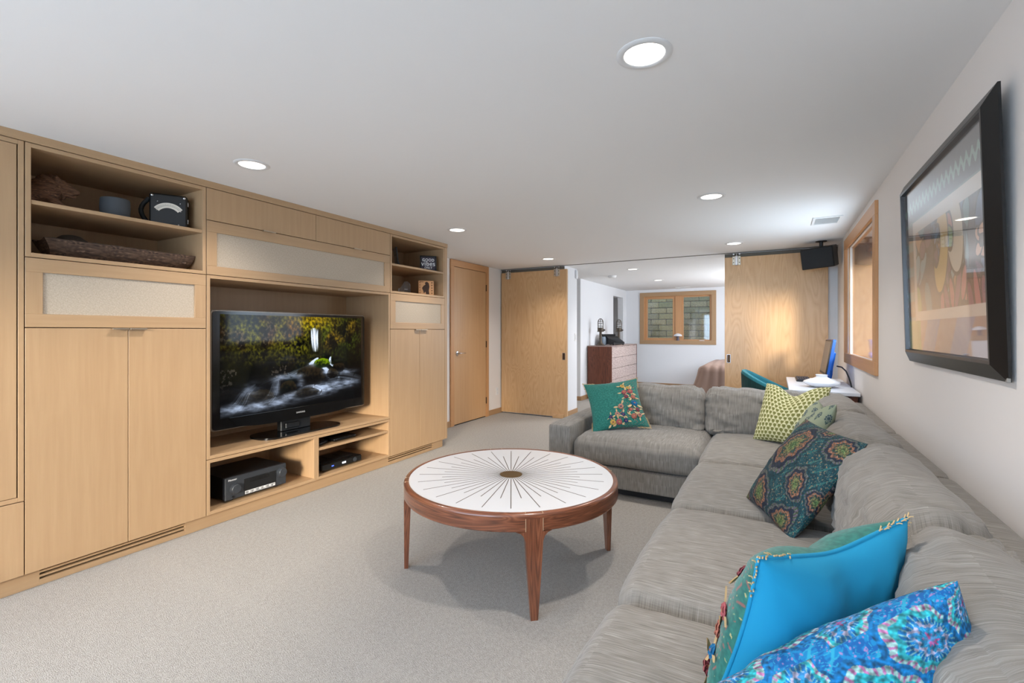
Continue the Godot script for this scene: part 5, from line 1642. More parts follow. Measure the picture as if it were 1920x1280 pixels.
func sofa() -> void:
	var o := thing("sectional_sofa", "large grey L-shaped fabric sectional sofa along the right wall", "sofa", Vector3(0.1, 0, -2.3))
	var frame := func(called: String, lo: Vector3, hi: Vector3, r: float, turned: bool) -> void:
		var b := MB.new()
		var half := (hi - lo) / 2
		if turned: half = Vector3(half.z, half.y, half.x)
		b.soft(half, r, 10)
		put(o, called, b, M.sofa, o.transform.affine_inverse() * Transform3D(Basis(Vector3.UP, -PI / 2 if turned else 0.0), (lo + hi) / 2))
	part(o, "plinth", bx(Vector3(-0.33, 0, -0.32), Vector3(0.52, 0.062, -4.34), 0.004), M.sofa_dark)
	part(o, "plinth", bx(Vector3(-1.52, 0, -3.47), Vector3(-0.33, 0.062, -4.34), 0.004), M.sofa_dark)
	# base modules
	for z in [[-0.42, -1.43], [-1.43, -2.30], [-2.30, -3.385]]:
		frame.call("base", Vector3(-0.405, 0.06, z[1] + 0.001), Vector3(0.43, 0.213, z[0] - 0.001), 0.012, true)
	frame.call("base", Vector3(-0.405, 0.06, -4.27), Vector3(0.43, 0.213, -3.387), 0.012, true)
	frame.call("base", Vector3(-1.378, 0.06, -4.27), Vector3(-0.407, 0.213, -3.387), 0.012, false)
	# back rails
	for z in [[-0.42, -1.43], [-1.43, -2.30], [-2.30, -3.17], [-3.17, -4.41]]:
		frame.call("back_rail", Vector3(0.432, 0.06, z[1] + 0.001), Vector3(0.568, 0.684, z[0] - 0.001), 0.03, true)
	frame.call("back_rail", Vector3(-1.377, 0.06, -4.41), Vector3(0.43, 0.676, -4.275), 0.03, false)
	# arms
	frame.call("arm", Vector3(-1.575, 0.06, -4.41), Vector3(-1.379, 0.492, -3.385), 0.028, false)
	frame.call("arm", Vector3(-0.405, 0.06, -0.418), Vector3(0.568, 0.492, -0.22), 0.028, true)
	# seats
	for k in 3:
		var z0: float = [-0.42, -1.43, -2.30][k]
		var z1: float = [-1.43, -2.30, -3.17][k]
		cushion(o, "seat_cushion", Vector3(-0.01, 0.313, (z0 + z1) / 2), Vector3((z0 - z1) / 2 - 0.002, 0.098, 0.425), 0.06, -PI / 2, 101 + k, "seat")
	cushion(o, "seat_cushion", Vector3(-0.01, 0.313, -3.72), Vector3(0.548, 0.098, 0.425), 0.06, -PI / 2, 105, "seat")
	cushion(o, "seat_cushion", Vector3(-0.908, 0.313, -3.83), Vector3(0.467, 0.098, 0.44), 0.06, 0.0, 106, "seat")
	# backs
	for k in 4:
		var z0: float = [-0.45, -1.43, -2.30, -3.17][k]
		var z1: float = [-1.43, -2.30, -3.17, -4.0][k]
		cushion(o, "back_cushion", Vector3(0.322, 0.595, (z0 + z1) / 2), Vector3((z0 - z1) / 2 - 0.002, 0.195, 0.105), 0.08, -PI / 2, 111 + k, "back")
	cushion(o, "back_cushion", Vector3(-0.94, 0.572, -4.15), Vector3(0.436, 0.182, 0.11), 0.055, 0.0, 121, "back")
	cushion(o, "back_cushion", Vector3(-0.13, 0.575, -4.15), Vector3(0.372, 0.184, 0.11), 0.055, 0.0, 122, "back")

# a point on a pillow: u, v in -1..1 (v up), side +1 / -1
func pil(u: float, v: float, side: float, S: float, T: float, pinch: float, dent: float, nf: FastNoiseLite) -> Vector3:
	var x := u * (1.0 - pinch * (1.0 - v * v) * u * u)
	var y := v * (1.0 - pinch * (1.0 - u * u) * v * v)
	var m := maxf((1.0 - u * u) * (1.0 - v * v), 0.0)
	var z := T * pow(m, 0.45)
	z *= 1.0 + 0.10 * nf.get_noise_2d(u * 1.6 + side, v * 1.6)
	# creases that run in from the corners
	z += T * 0.10 * sin(atan2(v, u) * 14.0 + 3.0 * nf.get_noise_2d(u, v)) * m * smoothstep(0.35, 1.1, Vector2(u, v).length())
	if dent > 0.0:
		y -= dent * exp(-pow(u / 0.42, 2.0)) * smoothstep(-0.6, 1.0, v)
		z *= 1.0 - 0.35 * exp(-pow(u / 0.25, 2.0)) * smoothstep(0.0, 1.0, v)
	return Vector3(x * S / 2, y * S / 2, z * side)

func pillow(called: String, label: String, at: Transform3D, S: float, T: float, pinch: float, dent: float, sd: int, front: Material, back: Material, edge: Material) -> Node3D:
	var o := thing(called, label, "pillow", at.origin, "throw pillows on the sofa")
	o.transform = at
	var nf := fnl(sd, 1.3, 2)
	var N := 30
	var halves := [MB.new(), MB.new()]
	var f := func(k: int) -> float: return sin((-1.0 + 2.0 * k / N) * PI / 2)
	for h in 2:
		var side := 1.0 if h == 0 else -1.0
		var b: MB = halves[h]
		for i in N:
			for j in N:
				var p := []
				var uv := []
				for q in [[0, 0], [1, 0], [1, 1], [0, 1]]:
					var u: float = f.call(i + q[0])
					var w: float = f.call(j + q[1])
					p.append(pil(u, w, side, S, T, pinch, dent, nf))
					uv.append(Vector2(0.5 + 0.5 * side * (0.45 * u + 0.55 * asin(u) / (PI / 2)), 0.5 - 0.5 * (0.45 * w + 0.55 * asin(w) / (PI / 2))))
				b.quad(p[0], p[1], p[2], p[3], Vector3(0, 0, side), uv[0], uv[1], uv[2], uv[3])
		b.smooth(80.0)
	if front == back:
		halves[0].append(halves[1])
		put(o, "cover", halves[0], front)
	else:
		put(o, "front_panel", halves[0], front)
		put(o, "back_panel", halves[1], back)
	if edge:
		var path := []
		for k in 40: path.append(pil(-1.0 + k / 20.0, -1, 1, S, T, pinch, dent, nf))
		for k in 40: path.append(pil(1, -1.0 + k / 20.0, 1, S, T, pinch, dent, nf))
		for k in 40: path.append(pil(1.0 - k / 20.0, 1, 1, S, T, pinch, dent, nf))
		for k in 40: path.append(pil(-1, 1.0 - k / 20.0, 1, S, T, pinch, dent, nf))
		var b := MB.new()
		b.tube(path, 0.0042, 6, true)
		put(o, "piping", b, edge)
	return o

# raised flower: rings of petals round a centre, on the pillow's face
func flower(o: Node3D, p: Vector3, nm: Vector3, r: float, m: Material, mc: Material) -> void:
	var x := Vector3.UP.cross(nm).normalized()
	var at := Transform3D(Basis(x, nm, x.cross(nm)), p)
	var b := MB.new()
	for ring in 2:
		var c := 7 - 2 * ring
		for k in c:
			var a := TAU * k / c + 0.4 * ring
			b.xf = Transform3D(Basis(Vector3.UP, -a) * Basis(Vector3(0, 0, 1), 0.35 + 0.3 * ring), Vector3(cos(a) * r * (0.5 - 0.18 * ring), r * 0.12 * (ring + 1), sin(a) * r * (0.5 - 0.18 * ring)))
			b.lathe([Vector2(r * 0.42, -0.001), Vector2(r * 0.36, r * 0.12), Vector2(r * 0.2, r * 0.2), Vector2(0, r * 0.22)], 8, Vector3(), 0, TAU, 80)
	var fl := put(o, "flower", b, m, at)
	b = MB.new()
	b.lathe([Vector2(r * 0.3, 0), Vector2(r * 0.26, r * 0.42), Vector2(0, r * 0.55)], 10, Vector3(), 0, TAU, 80)
	put(fl, "flower_centre", b, mc)

func petal_leaf(b: MB, p: Vector3, nm: Vector3, dir: Vector3, l: float, w: float) -> void:
	var d := (dir - nm * dir.dot(nm)).normalized()
	var s := nm.cross(d)
	var r := []
	for k in 7:
		var tt := k / 6.0
		var ww := w * sin(PI * clampf(tt * 0.98 + 0.01, 0, 1))
		r.append([p + d * l * tt - s * ww + nm * 0.002, p + d * l * tt + nm * (0.0045 + 0.001), p + d * l * tt + s * ww + nm * 0.002])
	for k in 6:
		for q in 2:
			b.quad(r[k][q], r[k][q + 1], r[k + 1][q + 1], r[k + 1][q], nm)

func embroidery(o: Node3D, S: float, T: float, pinch: float, dent: float, sd: int, side: float, spots: Array) -> void:
	var nf := fnl(sd, 1.3, 2)
	var cols := [c8(164, 82, 84), c8(190, 156, 76), c8(126, 56, 64), c8(0, 92, 136), c8(168, 100, 82), c8(178, 128, 108), c8(40, 54, 98)]
	var ms := []
	for c in cols: ms.append(mat(c, 0.8))
	var lf := MB.new()
	for q in spots:
		var p := pil(q[0], q[1], side, S, T, pinch, dent, nf)
		var pu := pil(q[0] + 0.02, q[1], side, S, T, pinch, dent, nf) - p
		var pv := pil(q[0], q[1] + 0.02, side, S, T, pinch, dent, nf) - p
		var nm := pu.cross(pv).normalized()
		if nm.z * side < 0: nm = -nm
		flower(o, p, nm, q[2], ms[q[3]], ms[(q[3] + 1) % ms.size()])
		for k in 3:
			var a: float = TAU * k / 3.0 + q[0] * 9.0
			var dir := pu.normalized() * cos(a) + pv.normalized() * sin(a)
			petal_leaf(lf, p + dir * q[2] * 0.8, nm, dir, q[2] * 1.5, q[2] * 0.3)
	put(o, "leaves", lf, M.gold_thread).set_meta("kind", "stuff")

func fringe(o: Node3D, S: float, T: float, pinch: float, dent: float, sd: int) -> void:
	var nf := fnl(sd, 1.3, 2)
	var rng := RandomNumberGenerator.new()
	rng.seed = sd
	var b := MB.new()
	for c in [[-1, 1], [1, 1], [1, -1], [-1, -1]]:
		for k in 26:
			var u: float = c[0]
			var v: float = c[1]
			var s := (k / 25.0) * 0.42
			if k % 2: u = c[0] * (1.0 - s)
			else: v = c[1] * (1.0 - s)
			var p := pil(u, v, 1, S, T, pinch, dent, nf)
			var d := Vector3(c[0], c[1], rng.randf_range(-0.8, 0.8)).normalized()
			b.tube([p, p + d * 0.010, p + d * 0.017 + Vector3(0, -0.004, 0)], 0.0016, 4)
	put(o, "fringe", b, M.gold_thread).set_meta("kind", "stuff")

func pillows() -> void:
	var o: Node3D
	# teal, embroidered, leaning in the arm corner of the far wing
	o = pillow("throw_pillow", "teal velvet pillow with embroidered flowers leaning at the far left of the sofa", Transform3D(basis_from(Vector3(0.881, 0.118, -0.458), Vector3(-0.361, 0.793, -0.491)), Vector3(-1.15, 0.612, -3.785)), 0.45, 0.065, 0.10, 0.0, 201, M.p_teal, M.p_teal, null)
	var spots := []
	for q in [[0.35, 0.62, 0.022, 1], [0.55, 0.55, 0.018, 1], [0.36, 0.34, 0.024, 0], [0.60, 0.36, 0.026, 0], [0.40, 0.16, 0.02, 2], [0.66, 0.12, 0.022, 4], [0.64, -0.14, 0.032, 3], [0.12, -0.22, 0.026, 5], [0.46, -0.36, 0.018, 0], [0.72, -0.38, 0.02, 2], [0.52, -0.62, 0.026, 4], [0.74, -0.6, 0.022, 5], [-0.06, -0.5, 0.022, 5], [0.14, -0.54, 0.02, 6], [-0.30, -0.58, 0.018, 6], [-0.26, -0.80, 0.026, 1], [-0.05, -0.80, 0.028, 0], [0.2, -0.78, 0.02, 6]]:
		spots.append(q)
	embroidery(o, 0.45, 0.065, 0.10, 0.0, 201, 1.0, spots)
	fringe(o, 0.45, 0.065, 0.10, 0.0, 201)
	# olive and cream lattice, in the corner, chopped on top
	pillow("throw_pillow", "olive and cream lattice patterned pillow with a dented top in the sofa corner", Transform3D(basis_from(Vector3(0.869, 0.032, 0.494), Vector3(0.196, 0.894, -0.403)), Vector3(0.085, 0.64, -3.80)), 0.44, 0.085, 0.06, 0.34, 202, M.p_green, M.p_green, null)
	# sage with block printed flowers, behind the dark one
	pillow("throw_pillow", "sage green pillow with dark printed flowers behind the dark paisley pillow", Transform3D(basis_from(Vector3(0.12, 0.08, 0.98), Vector3(0.40, 0.91, -0.10)), Vector3(0.150, 0.645, -3.00)), 0.42, 0.07, 0.08, 0.22, 203, M.p_sage, M.p_sage, null)
	# dark teal paisley, standing on a corner
	pillow("throw_pillow", "dark teal paisley pillow standing on one corner in the middle of the sofa", Transform3D(basis_from(Vector3(0.378, -0.015, 0.926), Vector3(0.531, 0.822, -0.204)), Vector3(0.084, 0.615, -2.322)), 0.46, 0.07, 0.05, 0.0, 204, M.p_dark, M.p_dark, null)
	# bright blue back, teal embroidered front turned away
	o = pillow("throw_pillow", "pillow with a plain bright blue back and an embroidered teal front, nearest but one", Transform3D(basis_from(Vector3(0.607, 0.0, -0.794), Vector3(0.27, 0.95, 0.17)), Vector3(0.052, 0.60, -1.167)), 0.45, 0.10, 0.12, 0.05, 205, M.blue_cotton, M.p_teal, M.blue_cotton)
	embroidery(o, 0.45, 0.10, 0.12, 0.05, 205, -1.0, [[-0.82, 0.1, 0.02, 0], [-0.7, -0.2, 0.024, 4], [-0.85, -0.35, 0.018, 3], [-0.74, -0.6, 0.026, 0], [-0.55, 0.4, 0.02, 2], [-0.4, -0.3, 0.03, 1], [-0.2, 0.2, 0.026, 0], [0.2, -0.1, 0.03, 5]])
	fringe(o, 0.45, 0.10, 0.12, 0.05, 205)
	# blue paisley, nearest
	var up := Vector3(-0.18, 0.90, 0.38).normalized()
	var bs := basis_from(Vector3(0.29, 0.17, -0.14), up)
	pillow("throw_pillow", "bright blue paisley pillow nearest the camera at the lower right", Transform3D(bs, Vector3(0.238, 0.818, -0.97) - bs.x * 0.225 - bs.y * 0.225), 0.47, 0.10, 0.07, 0.0, 206, M.p_blue, M.p_blue, null)

func picture() -> void:
	var o := thing("framed_picture", "large black framed colourful abstract picture tilted on the right wall", "picture", Vector3(0.554, 1.492, -2.36))
	o.transform = Transform3D(Basis(Vector3.UP, -PI / 2) * Basis(Vector3.RIGHT, 0.027), o.position)
	var W := 0.555
	var H := 0.418
	var prof := [Vector2(0, 0), Vector2(0, 0.007), Vector2(0.046, 0.031), Vector2(0.056, 0.031), Vector2(0.059, 0.020), Vector2(0.064, 0.0)]
	var cs := [Vector2(-W, -H), Vector2(W, -H), Vector2(W, H), Vector2(-W, H)]
	for k in 4:
		var a: Vector2 = cs[k]
		var c: Vector2 = cs[(k + 1) % 4]
		var rings := []
		for e in 2:
			var q: Vector2 = a if e == 0 else c
			var ring := []
			for p in prof:
				ring.append(Vector3(q.x - signf(q.x) * p.x, q.y - signf(q.y) * p.x, p.y))
			rings.append(ring)
		var b := MB.new()
		b.loft(rings, 25.0)
		put(o, "frame_rail", b, M.frame_black)
	var b := MB.new()
	b.quad(Vector3(-W + 0.06, -H + 0.06, 0.014), Vector3(W - 0.06, -H + 0.06, 0.014), Vector3(W - 0.06, H - 0.06, 0.014), Vector3(-W + 0.06, H - 0.06, 0.014), Vector3(0, 0, 1), Vector2(0, 1), Vector2(1, 1), Vector2(1, 0), Vector2(0, 0))
	put(o, "print", b, mat(Color.WHITE, 0.7, art_picture()))
	put(o, "pane", bx(Vector3(-W + 0.061, -H + 0.061, 0.0165), Vector3(W - 0.061, H - 0.061, 0.0185), 0.0), M.glass)
	put(o, "backing", bx(Vector3(-W + 0.05, -H + 0.05, 0.002), Vector3(W - 0.05, H - 0.05, 0.012), 0.0), M.black_matte)
	put(o, "corner_chip", bx(Vector3(W - 0.012, -H - 0.001, 0.001), Vector3(W + 0.001, -H + 0.012, 0.010), 0.002), mat(c8(150, 144, 136), 0.8))

func desk_corner() -> void:
	var o := thing("desk", "white topped desk against the right wall behind the sofa", "desk", Vector3(0.32, 0, -5.08))
	part(o, "desktop", bx(Vector3(0.088, 0.712, -4.46), Vector3(0.562, 0.74, -5.70), 0.003), M.desk)
	part(o, "end_panel", bx(Vector3(0.10, 0, -5.64), Vector3(0.55, 0.712, -5.665), 0.002), M.walnut_flat)
	part(o, "end_panel", bx(Vector3(0.10, 0, -4.50), Vector3(0.55, 0.712, -4.525), 0.002), M.walnut_flat)
	part(o, "modesty_panel", bx(Vector3(0.53, 0.2, -4.525), Vector3(0.548, 0.712, -5.64), 0.002), M.walnut_flat)
	o = thing("vase", "flat round white glossy vase on the desk", "vase", Vector3(0.335, 0.74, -4.80))
	var b := MB.new()
	b.lathe([Vector2(0, 0), Vector2(0.06, 0), Vector2(0.075, 0.004), Vector2(0.118, 0.022), Vector2(0.133, 0.036), Vector2(0.135, 0.043), Vector2(0.128, 0.052), Vector2(0.10, 0.064), Vector2(0.064, 0.076), Vector2(0.044, 0.086), Vector2(0.040, 0.096), Vector2(0.046, 0.106), Vector2(0.042, 0.107), Vector2(0.035, 0.098), Vector2(0.034, 0.08), Vector2(0, 0.07)], 48, Vector3(), 0, TAU, 50)
	put(o, "body", b, M.white_gloss)
	o = thing("keyboard", "dark computer keyboard on the desk in front of the monitor", "keyboard", Vector3(0.225, 0.74, -5.42))
	b = MB.new()
	b.box(Vector3(-0.062, 0, -0.2), Vector3(0.062, 0.014, 0.2), 0.004)
	put(o, "tray", b, M.black)
	b = MB.new()
	for r in 5:
		for k in 15:
			b.box(Vector3(-0.052 + 0.021 * r, 0.013, -0.19 + 0.0255 * k), Vector3(-0.034 + 0.021 * r, 0.021, -0.168 + 0.0255 * k), 0.002)
	put(o, "keys", b, mat(c8(46, 54, 74), 0.5)).set_meta("kind", "stuff")
	o = thing("computer_monitor", "flat computer monitor seen from its edge on the desk", "monitor", Vector3(0.405, 0.74, -5.2))
	o.rotation.y = -PI / 2 + 0.03
	# local: x to the viewer's right (+z of the world), y up, z towards the room
	var tilt := Basis(Vector3.RIGHT, -0.16)
	b = MB.new()
	b.xf = Transform3D(tilt, Vector3(0, 0.24, 0.0))
	b.extrude(rounded_poly(0.42, 0.315, 0.012), 0.012)
	put(o, "bezel", b, M.black)
	b = MB.new()
	b.xf = Transform3D(tilt, Vector3(0, 0.24, 0.0))
	b.box(Vector3(-0.198, -0.138, 0.010), Vector3(0.198, 0.143, 0.013), 0.0)
	put(o, "dark_screen", b, M.black_gloss)
	b = MB.new()
	b.xf = Transform3D(tilt, Vector3(0, 0.24, -0.02))
	b.extrude(rounded_poly(0.43, 0.325, 0.02), 0.022)
	b.xf = Transform3D(tilt, Vector3(0, 0.20, -0.045))
	b.box(Vector3(-0.10, -0.09, 0), Vector3(0.10, 0.09, 0.03), 0.012)
	put(o, "shell", b, M.blue_rim)
	b = MB.new()
	b.tube([Vector3(0, 0.16, -0.03), Vector3(0, 0.08, -0.025), Vector3(0, 0.012, -0.01)], 0.018, 10)
	put(o, "stand", b, M.blue_rim)
	b = MB.new()
	b.lathe([Vector2(0, 0), Vector2(0.10, 0), Vector2(0.098, 0.008), Vector2(0.03, 0.014), Vector2(0, 0.014)], 30)
	put(o, "foot", b, M.black_gloss)
	b = MB.new()
	b.tube([Vector3(0.47, 0.905, -5.08), Vector3(0.50, 0.90, -5.03), Vector3(0.525, 0.87, -4.98), Vector3(0.54, 0.82, -4.93), Vector3(0.55, 0.77, -4.90), Vector3(0.552, 0.745, -4.88)], 0.006, 8)
	solo("power_cable", b, M.black, "black cable curving from the monitor down to the desk edge", "cable")
	# tub chair: curved shell, seat, four legs
	o = thing("desk_chair", "teal upholstered tub chair at the desk, only its back showing over the sofa", "chair", Vector3(-0.02, 0, -5.02))
	var shell := MB.new()
	var inner := MB.new()
	var rings_o := []
	var n := 28
	for i in n + 1:
		var a := deg_to_rad(40 + 280.0 * i / n)        # opens towards +x
		var h := 0.62 + 0.225 * pow(0.5 - 0.5 * cos(a), 1.3)
		var d := Vector3(cos(a), 0, sin(a))
		var ring := []
		for q in [[0.235, 0.36], [0.262, 0.50], [0.275, h - 0.02], [0.268, h + 0.004], [0.245, h + 0.008], [0.228, h - 0.02], [0.21, 0.5], [0.2, 0.42]]:
			ring.append(d * q[0] + Vector3(0, q[1], 0))
		rings_o.append(ring)
	shell.loft(rings_o, 60.0)
	put(o, "shell", shell, M.chair_teal)
	for i in n:
		for k in 2:
			var a0: Vector3 = rings_o[i][k]
			var a1: Vector3 = rings_o[i + 1][k]
			var c0: Vector3 = rings_o[i][k + 1]
			var c1: Vector3 = rings_o[i + 1][k + 1]
			var off := Vector3(a0.x, 0, a0.z).normalized() * 0.003
			inner.quad(a0 + off, a1 + off, c1 + off, c0 + off, off)
	inner.smooth(60.0)
	put(o, "outer_cover", inner, M.chair_out)
	b = MB.new()
	b.xf = Transform3D(Basis(), Vector3(0.02, 0.42, 0))
	b.soft(Vector3(0.21, 0.05, 0.2), 0.045, 8)
	put(o, "seat", b, M.chair_teal)
	for s in [[1, 1], [1, -1], [-1, 1], [-1, -1]]:
		b = MB.new()
		b.tube([Vector3(0.15 * s[0], 0.38, 0.15 * s[1]), Vector3(0.21 * s[0], 0.0, 0.21 * s[1])], 0.018, 10, false, 0.010)
		put(o, "leg", b, M.walnut_flat)

func bedroom() -> void:
	var o := thing("dresser", "walnut dresser with pale drawer fronts in the bedroom", "dresser", Vector3(-2.76, 0, -8.98))
	part(o, "side_panel", bx(Vector3(-2.984, 0.0, -8.12), Vector3(-2.536, 0.94, -8.142), 0.002), M.walnut_flat)
	part(o, "side_panel", bx(Vector3(-2.984, 0.0, -9.82), Vector3(-2.536, 0.94, -9.842), 0.002), M.walnut_flat)
	part(o, "top_panel", bx(Vector3(-2.984, 0.94, -8.12), Vector3(-2.536, 0.957, -9.842), 0.002, 2), mat(c8(156, 134, 128), 0.4))
	part(o, "body", bx(Vector3(-2.98, 0.05, -8.144), Vector3(-2.562, 0.938, -9.818), 0.0), M.walnut_flat)
	for r in 4:
		for c in 2:
			var y1 := 0.936 - 0.195 * r
			var z0 := -8.146 - 0.838 * c
			var d := part(o, "drawer", bx(Vector3(-2.56, y1 - 0.19, z0), Vector3(-2.54, y1, z0 - 0.832), 0.002, 2), M.drawer)
			for k in 2:
				part(d, "pull", bx(Vector3(-2.545, y1 - 0.004, z0 - 0.18 - 0.42 * k), Vector3(-2.525, y1 + 0.001, z0 - 0.24 - 0.42 * k), 0.001), M.chrome)
	part(o, "kick", bx(Vector3(-2.97, 0.0, -8.15), Vector3(-2.58, 0.05, -9.81), 0.0), M.walnut_flat)
	# caged lamps
	for k in 2:
		o = thing("caged_lamp", ["rusty nautical caged lamp at the near end of the dresser", "rusty nautical caged lamp at the far end of the dresser behind the typewriter"][k], "lamp", [Vector3(-2.80, 0.957, -8.30), Vector3(-2.72, 0.957, -9.18)][k], "caged dresser lamps")
		var b := MB.new()
		b.lathe([Vector2(0, 0), Vector2(0.088, 0), Vector2(0.09, 0.008), Vector2(0.06, 0.02), Vector2(0.034, 0.05), Vector2(0.024, 0.09), Vector2(0.022, 0.24), Vector2(0.03, 0.255), Vector2(0, 0.255)], 24, Vector3(), 0, TAU, 50)
		put(o, "base", b, M.iron)
		b = MB.new()
		b.lathe([Vector2(0, 0.25), Vector2(0.06, 0.25), Vector2(0.062, 0.262), Vector2(0.05, 0.27), Vector2(0.056, 0.30), Vector2(0.056, 0.325), Vector2(0, 0.325)], 24)
		b.box(Vector3(-0.055, 0.268, -0.012), Vector3(0.085, 0.296, 0.012), 0.003)
		put(o, "socket", b, M.iron)
		b = MB.new()
		b.lathe([Vector2(0.03, 0.325), Vector2(0.038, 0.36), Vector2(0.038, 0.40), Vector2(0.026, 0.44), Vector2(0, 0.452)], 20, Vector3(), 0, TAU, 60)
		put(o, "glass", b, M.glass)
		b = MB.new()
		for q in 6:
			var a := TAU * q / 6
			var d := Vector3(cos(a), 0, sin(a))
			b.tube([d * 0.05 + Vector3(0, 0.32, 0), d * 0.052 + Vector3(0, 0.42, 0), d * 0.042 + Vector3(0, 0.462, 0), d * 0.02 + Vector3(0, 0.486, 0), Vector3(0, 0.492, 0)], 0.0045, 6)
		for y in [0.355, 0.40, 0.44]:
			var ring := []
			for q in 20: ring.append(Vector3(cos(TAU * q / 20) * 0.051, y, sin(TAU * q / 20) * 0.051))
			b.tube(ring, 0.004, 6, true)
		put(o, "cage", b, M.iron)
	o = thing("grey_jar", "small blue-grey jar on the dresser between the near lamp and the typewriter", "jar", Vector3(-2.86, 0.957, -8.62))
	var b := MB.new()
	b.lathe([Vector2(0, 0), Vector2(0.06, 0), Vector2(0.065, 0.05), Vector2(0.06, 0.13), Vector2(0.045, 0.16), Vector2(0.04, 0.16), Vector2(0.05, 0.12), Vector2(0, 0.02)], 20)
	put(o, "body", b, mat(c8(128, 142, 156), 0.4))
	# typewriter
	o = thing("typewriter", "black vintage typewriter on the dresser", "typewriter", Vector3(-2.74, 0.957, -8.78))
	o.rotation.y = PI / 2 - 0.35
	b = MB.new()
	var prof := PackedVector2Array([Vector2(-0.17, 0.015), Vector2(0.17, 0.015), Vector2(0.172, 0.05), Vector2(0.04, 0.135), Vector2(0.0, 0.165), Vector2(-0.15, 0.165), Vector2(-0.17, 0.13)])
	b.xf = Transform3D(Basis(Vector3(0, 0, 1), Vector3(0, 1, 0), Vector3(-1, 0, 0)), Vector3(0.165, 0, 0))
	b.extrude(prof, 0.33)
	put(o, "body", b, M.black)
	b = MB.new()
	b.xf = Transform3D(Basis(Vector3(0, 0, 1), Vector3(1, 0, 0), Vector3(0, 1, 0)), Vector3(-0.2, 0.185, -0.09))
	b.lathe([Vector2(0, 0), Vector2(0.026, 0), Vector2(0.026, 0.02), Vector2(0.021, 0.022), Vector2(0.021, 0.378), Vector2(0.026, 0.38), Vector2(0.026, 0.4), Vector2(0, 0.4)], 16)
	put(o, "roller", b, M.black_matte)
	b = MB.new()
	for r in 4:
		for c in 10:
			b.lathe([Vector2(0.011, 0), Vector2(0.011, 0.006), Vector2(0, 0.007)], 8, Vector3(-0.125 + 0.027 * c + 0.006 * r, 0.062 + 0.02 * (3 - r), 0.165 - 0.028 * (3 - r)))
	put(o, "keys", b, M.charcoal).set_meta("kind", "stuff")
	b = MB.new()
	for q in [[-0.15, -0.15], [0.15, -0.15], [-0.15, 0.15], [0.15, 0.15]]:
		b.lathe([Vector2(0, 0), Vector2(0.014, 0), Vector2(0.014, 0.016), Vector2(0, 0.016)], 10, Vector3(q[0], 0, q[1]))
	put(o, "feet", b, M.black_matte)
	# bed with a channel quilted spread
	o = thing("bed", "bed under a brownish pink channel quilted spread in the bedroom", "bed", Vector3(-0.3, 0, -9.5))
	b = MB.new()
	b.xf = Transform3D(Basis(), Vector3(-0.32, 0.34, -9.45))
	b.soft(Vector3(0.82, 0.29, 0.9), 0.10, 60, func(p: Vector3, w: Vector3) -> Vector3:
		var q := p
		var low := clampf(0.5 - 0.5 * w.y, 0, 1)
		q.x += 0.20 * pow(low, 1.6) * signf(w.x) * smoothstep(0.6, 1.0, absf(w.x))
		q.z += 0.05 * low * signf(w.z) * smoothstep(0.6, 1.0, absf(w.z))
		q.y += 0.07 * (1.0 - w.x * w.x) * (1.0 - w.z * w.z) * smoothstep(0.0, 1.0, w.y)
		var ch := absf(sin(p.x * PI / 0.13))
		q += Vector3(0, 0.02 * smoothstep(0.5, 1.0, w.y), 0.03 * signf(w.z) * smoothstep(0.9, 1.0, absf(w.z))) * sqrt(ch)
		var cz := absf(sin(p.z * PI / 0.15))
		q.x += 0.03 * signf(w.x) * smoothstep(0.9, 1.0, absf(w.x)) * sqrt(cz)
		q.y = maxf(q.y, -0.33)
		return q)
	part(o, "spread", b, M.quilt)
	part(o, "bed_frame", bx(Vector3(-1.0, 0.0, -8.75), Vector3(0.36, 0.12, -10.2), 0.004), M.walnut_flat)

func ceiling_light(x: float, z: float, label: String, energy: float, grp: String) -> void:
	var o := thing("ceiling_light", label, "ceiling light", Vector3(x, CEIL, z), grp)
	var b := MB.new()
	b.lathe([Vector2(0.066, -0.0015), Vector2(0.070, -0.006), Vector2(0.084, -0.005), Vector2(0.091, -0.001), Vector2(0.091, 0.0)], 40, Vector3(), 0, TAU, 60)
	put(o, "trim_ring", b, M.trim_white)
	b = MB.new()
	b.lathe([Vector2(0.0, -0.003), Vector2(0.067, -0.002), Vector2(0.067, 0.0)], 40)
	put(o, "lens", b, M.lens)
	var l := SpotLight3D.new()
	l.name = "lamp"
	l.light_size = 0.055
	l.spot_angle = 66.0
	l.spot_angle_attenuation = 1.0
	l.spot_range = 15.0
	l.spot_attenuation = 2.0
	l.light_color = Color(1.0, 0.97, 0.94)
	l.light_energy = energy
	l.shadow_enabled = true
	l.position = Vector3(0, -0.012, 0)
	l.rotation.x = -PI / 2
	o.add_child(l)

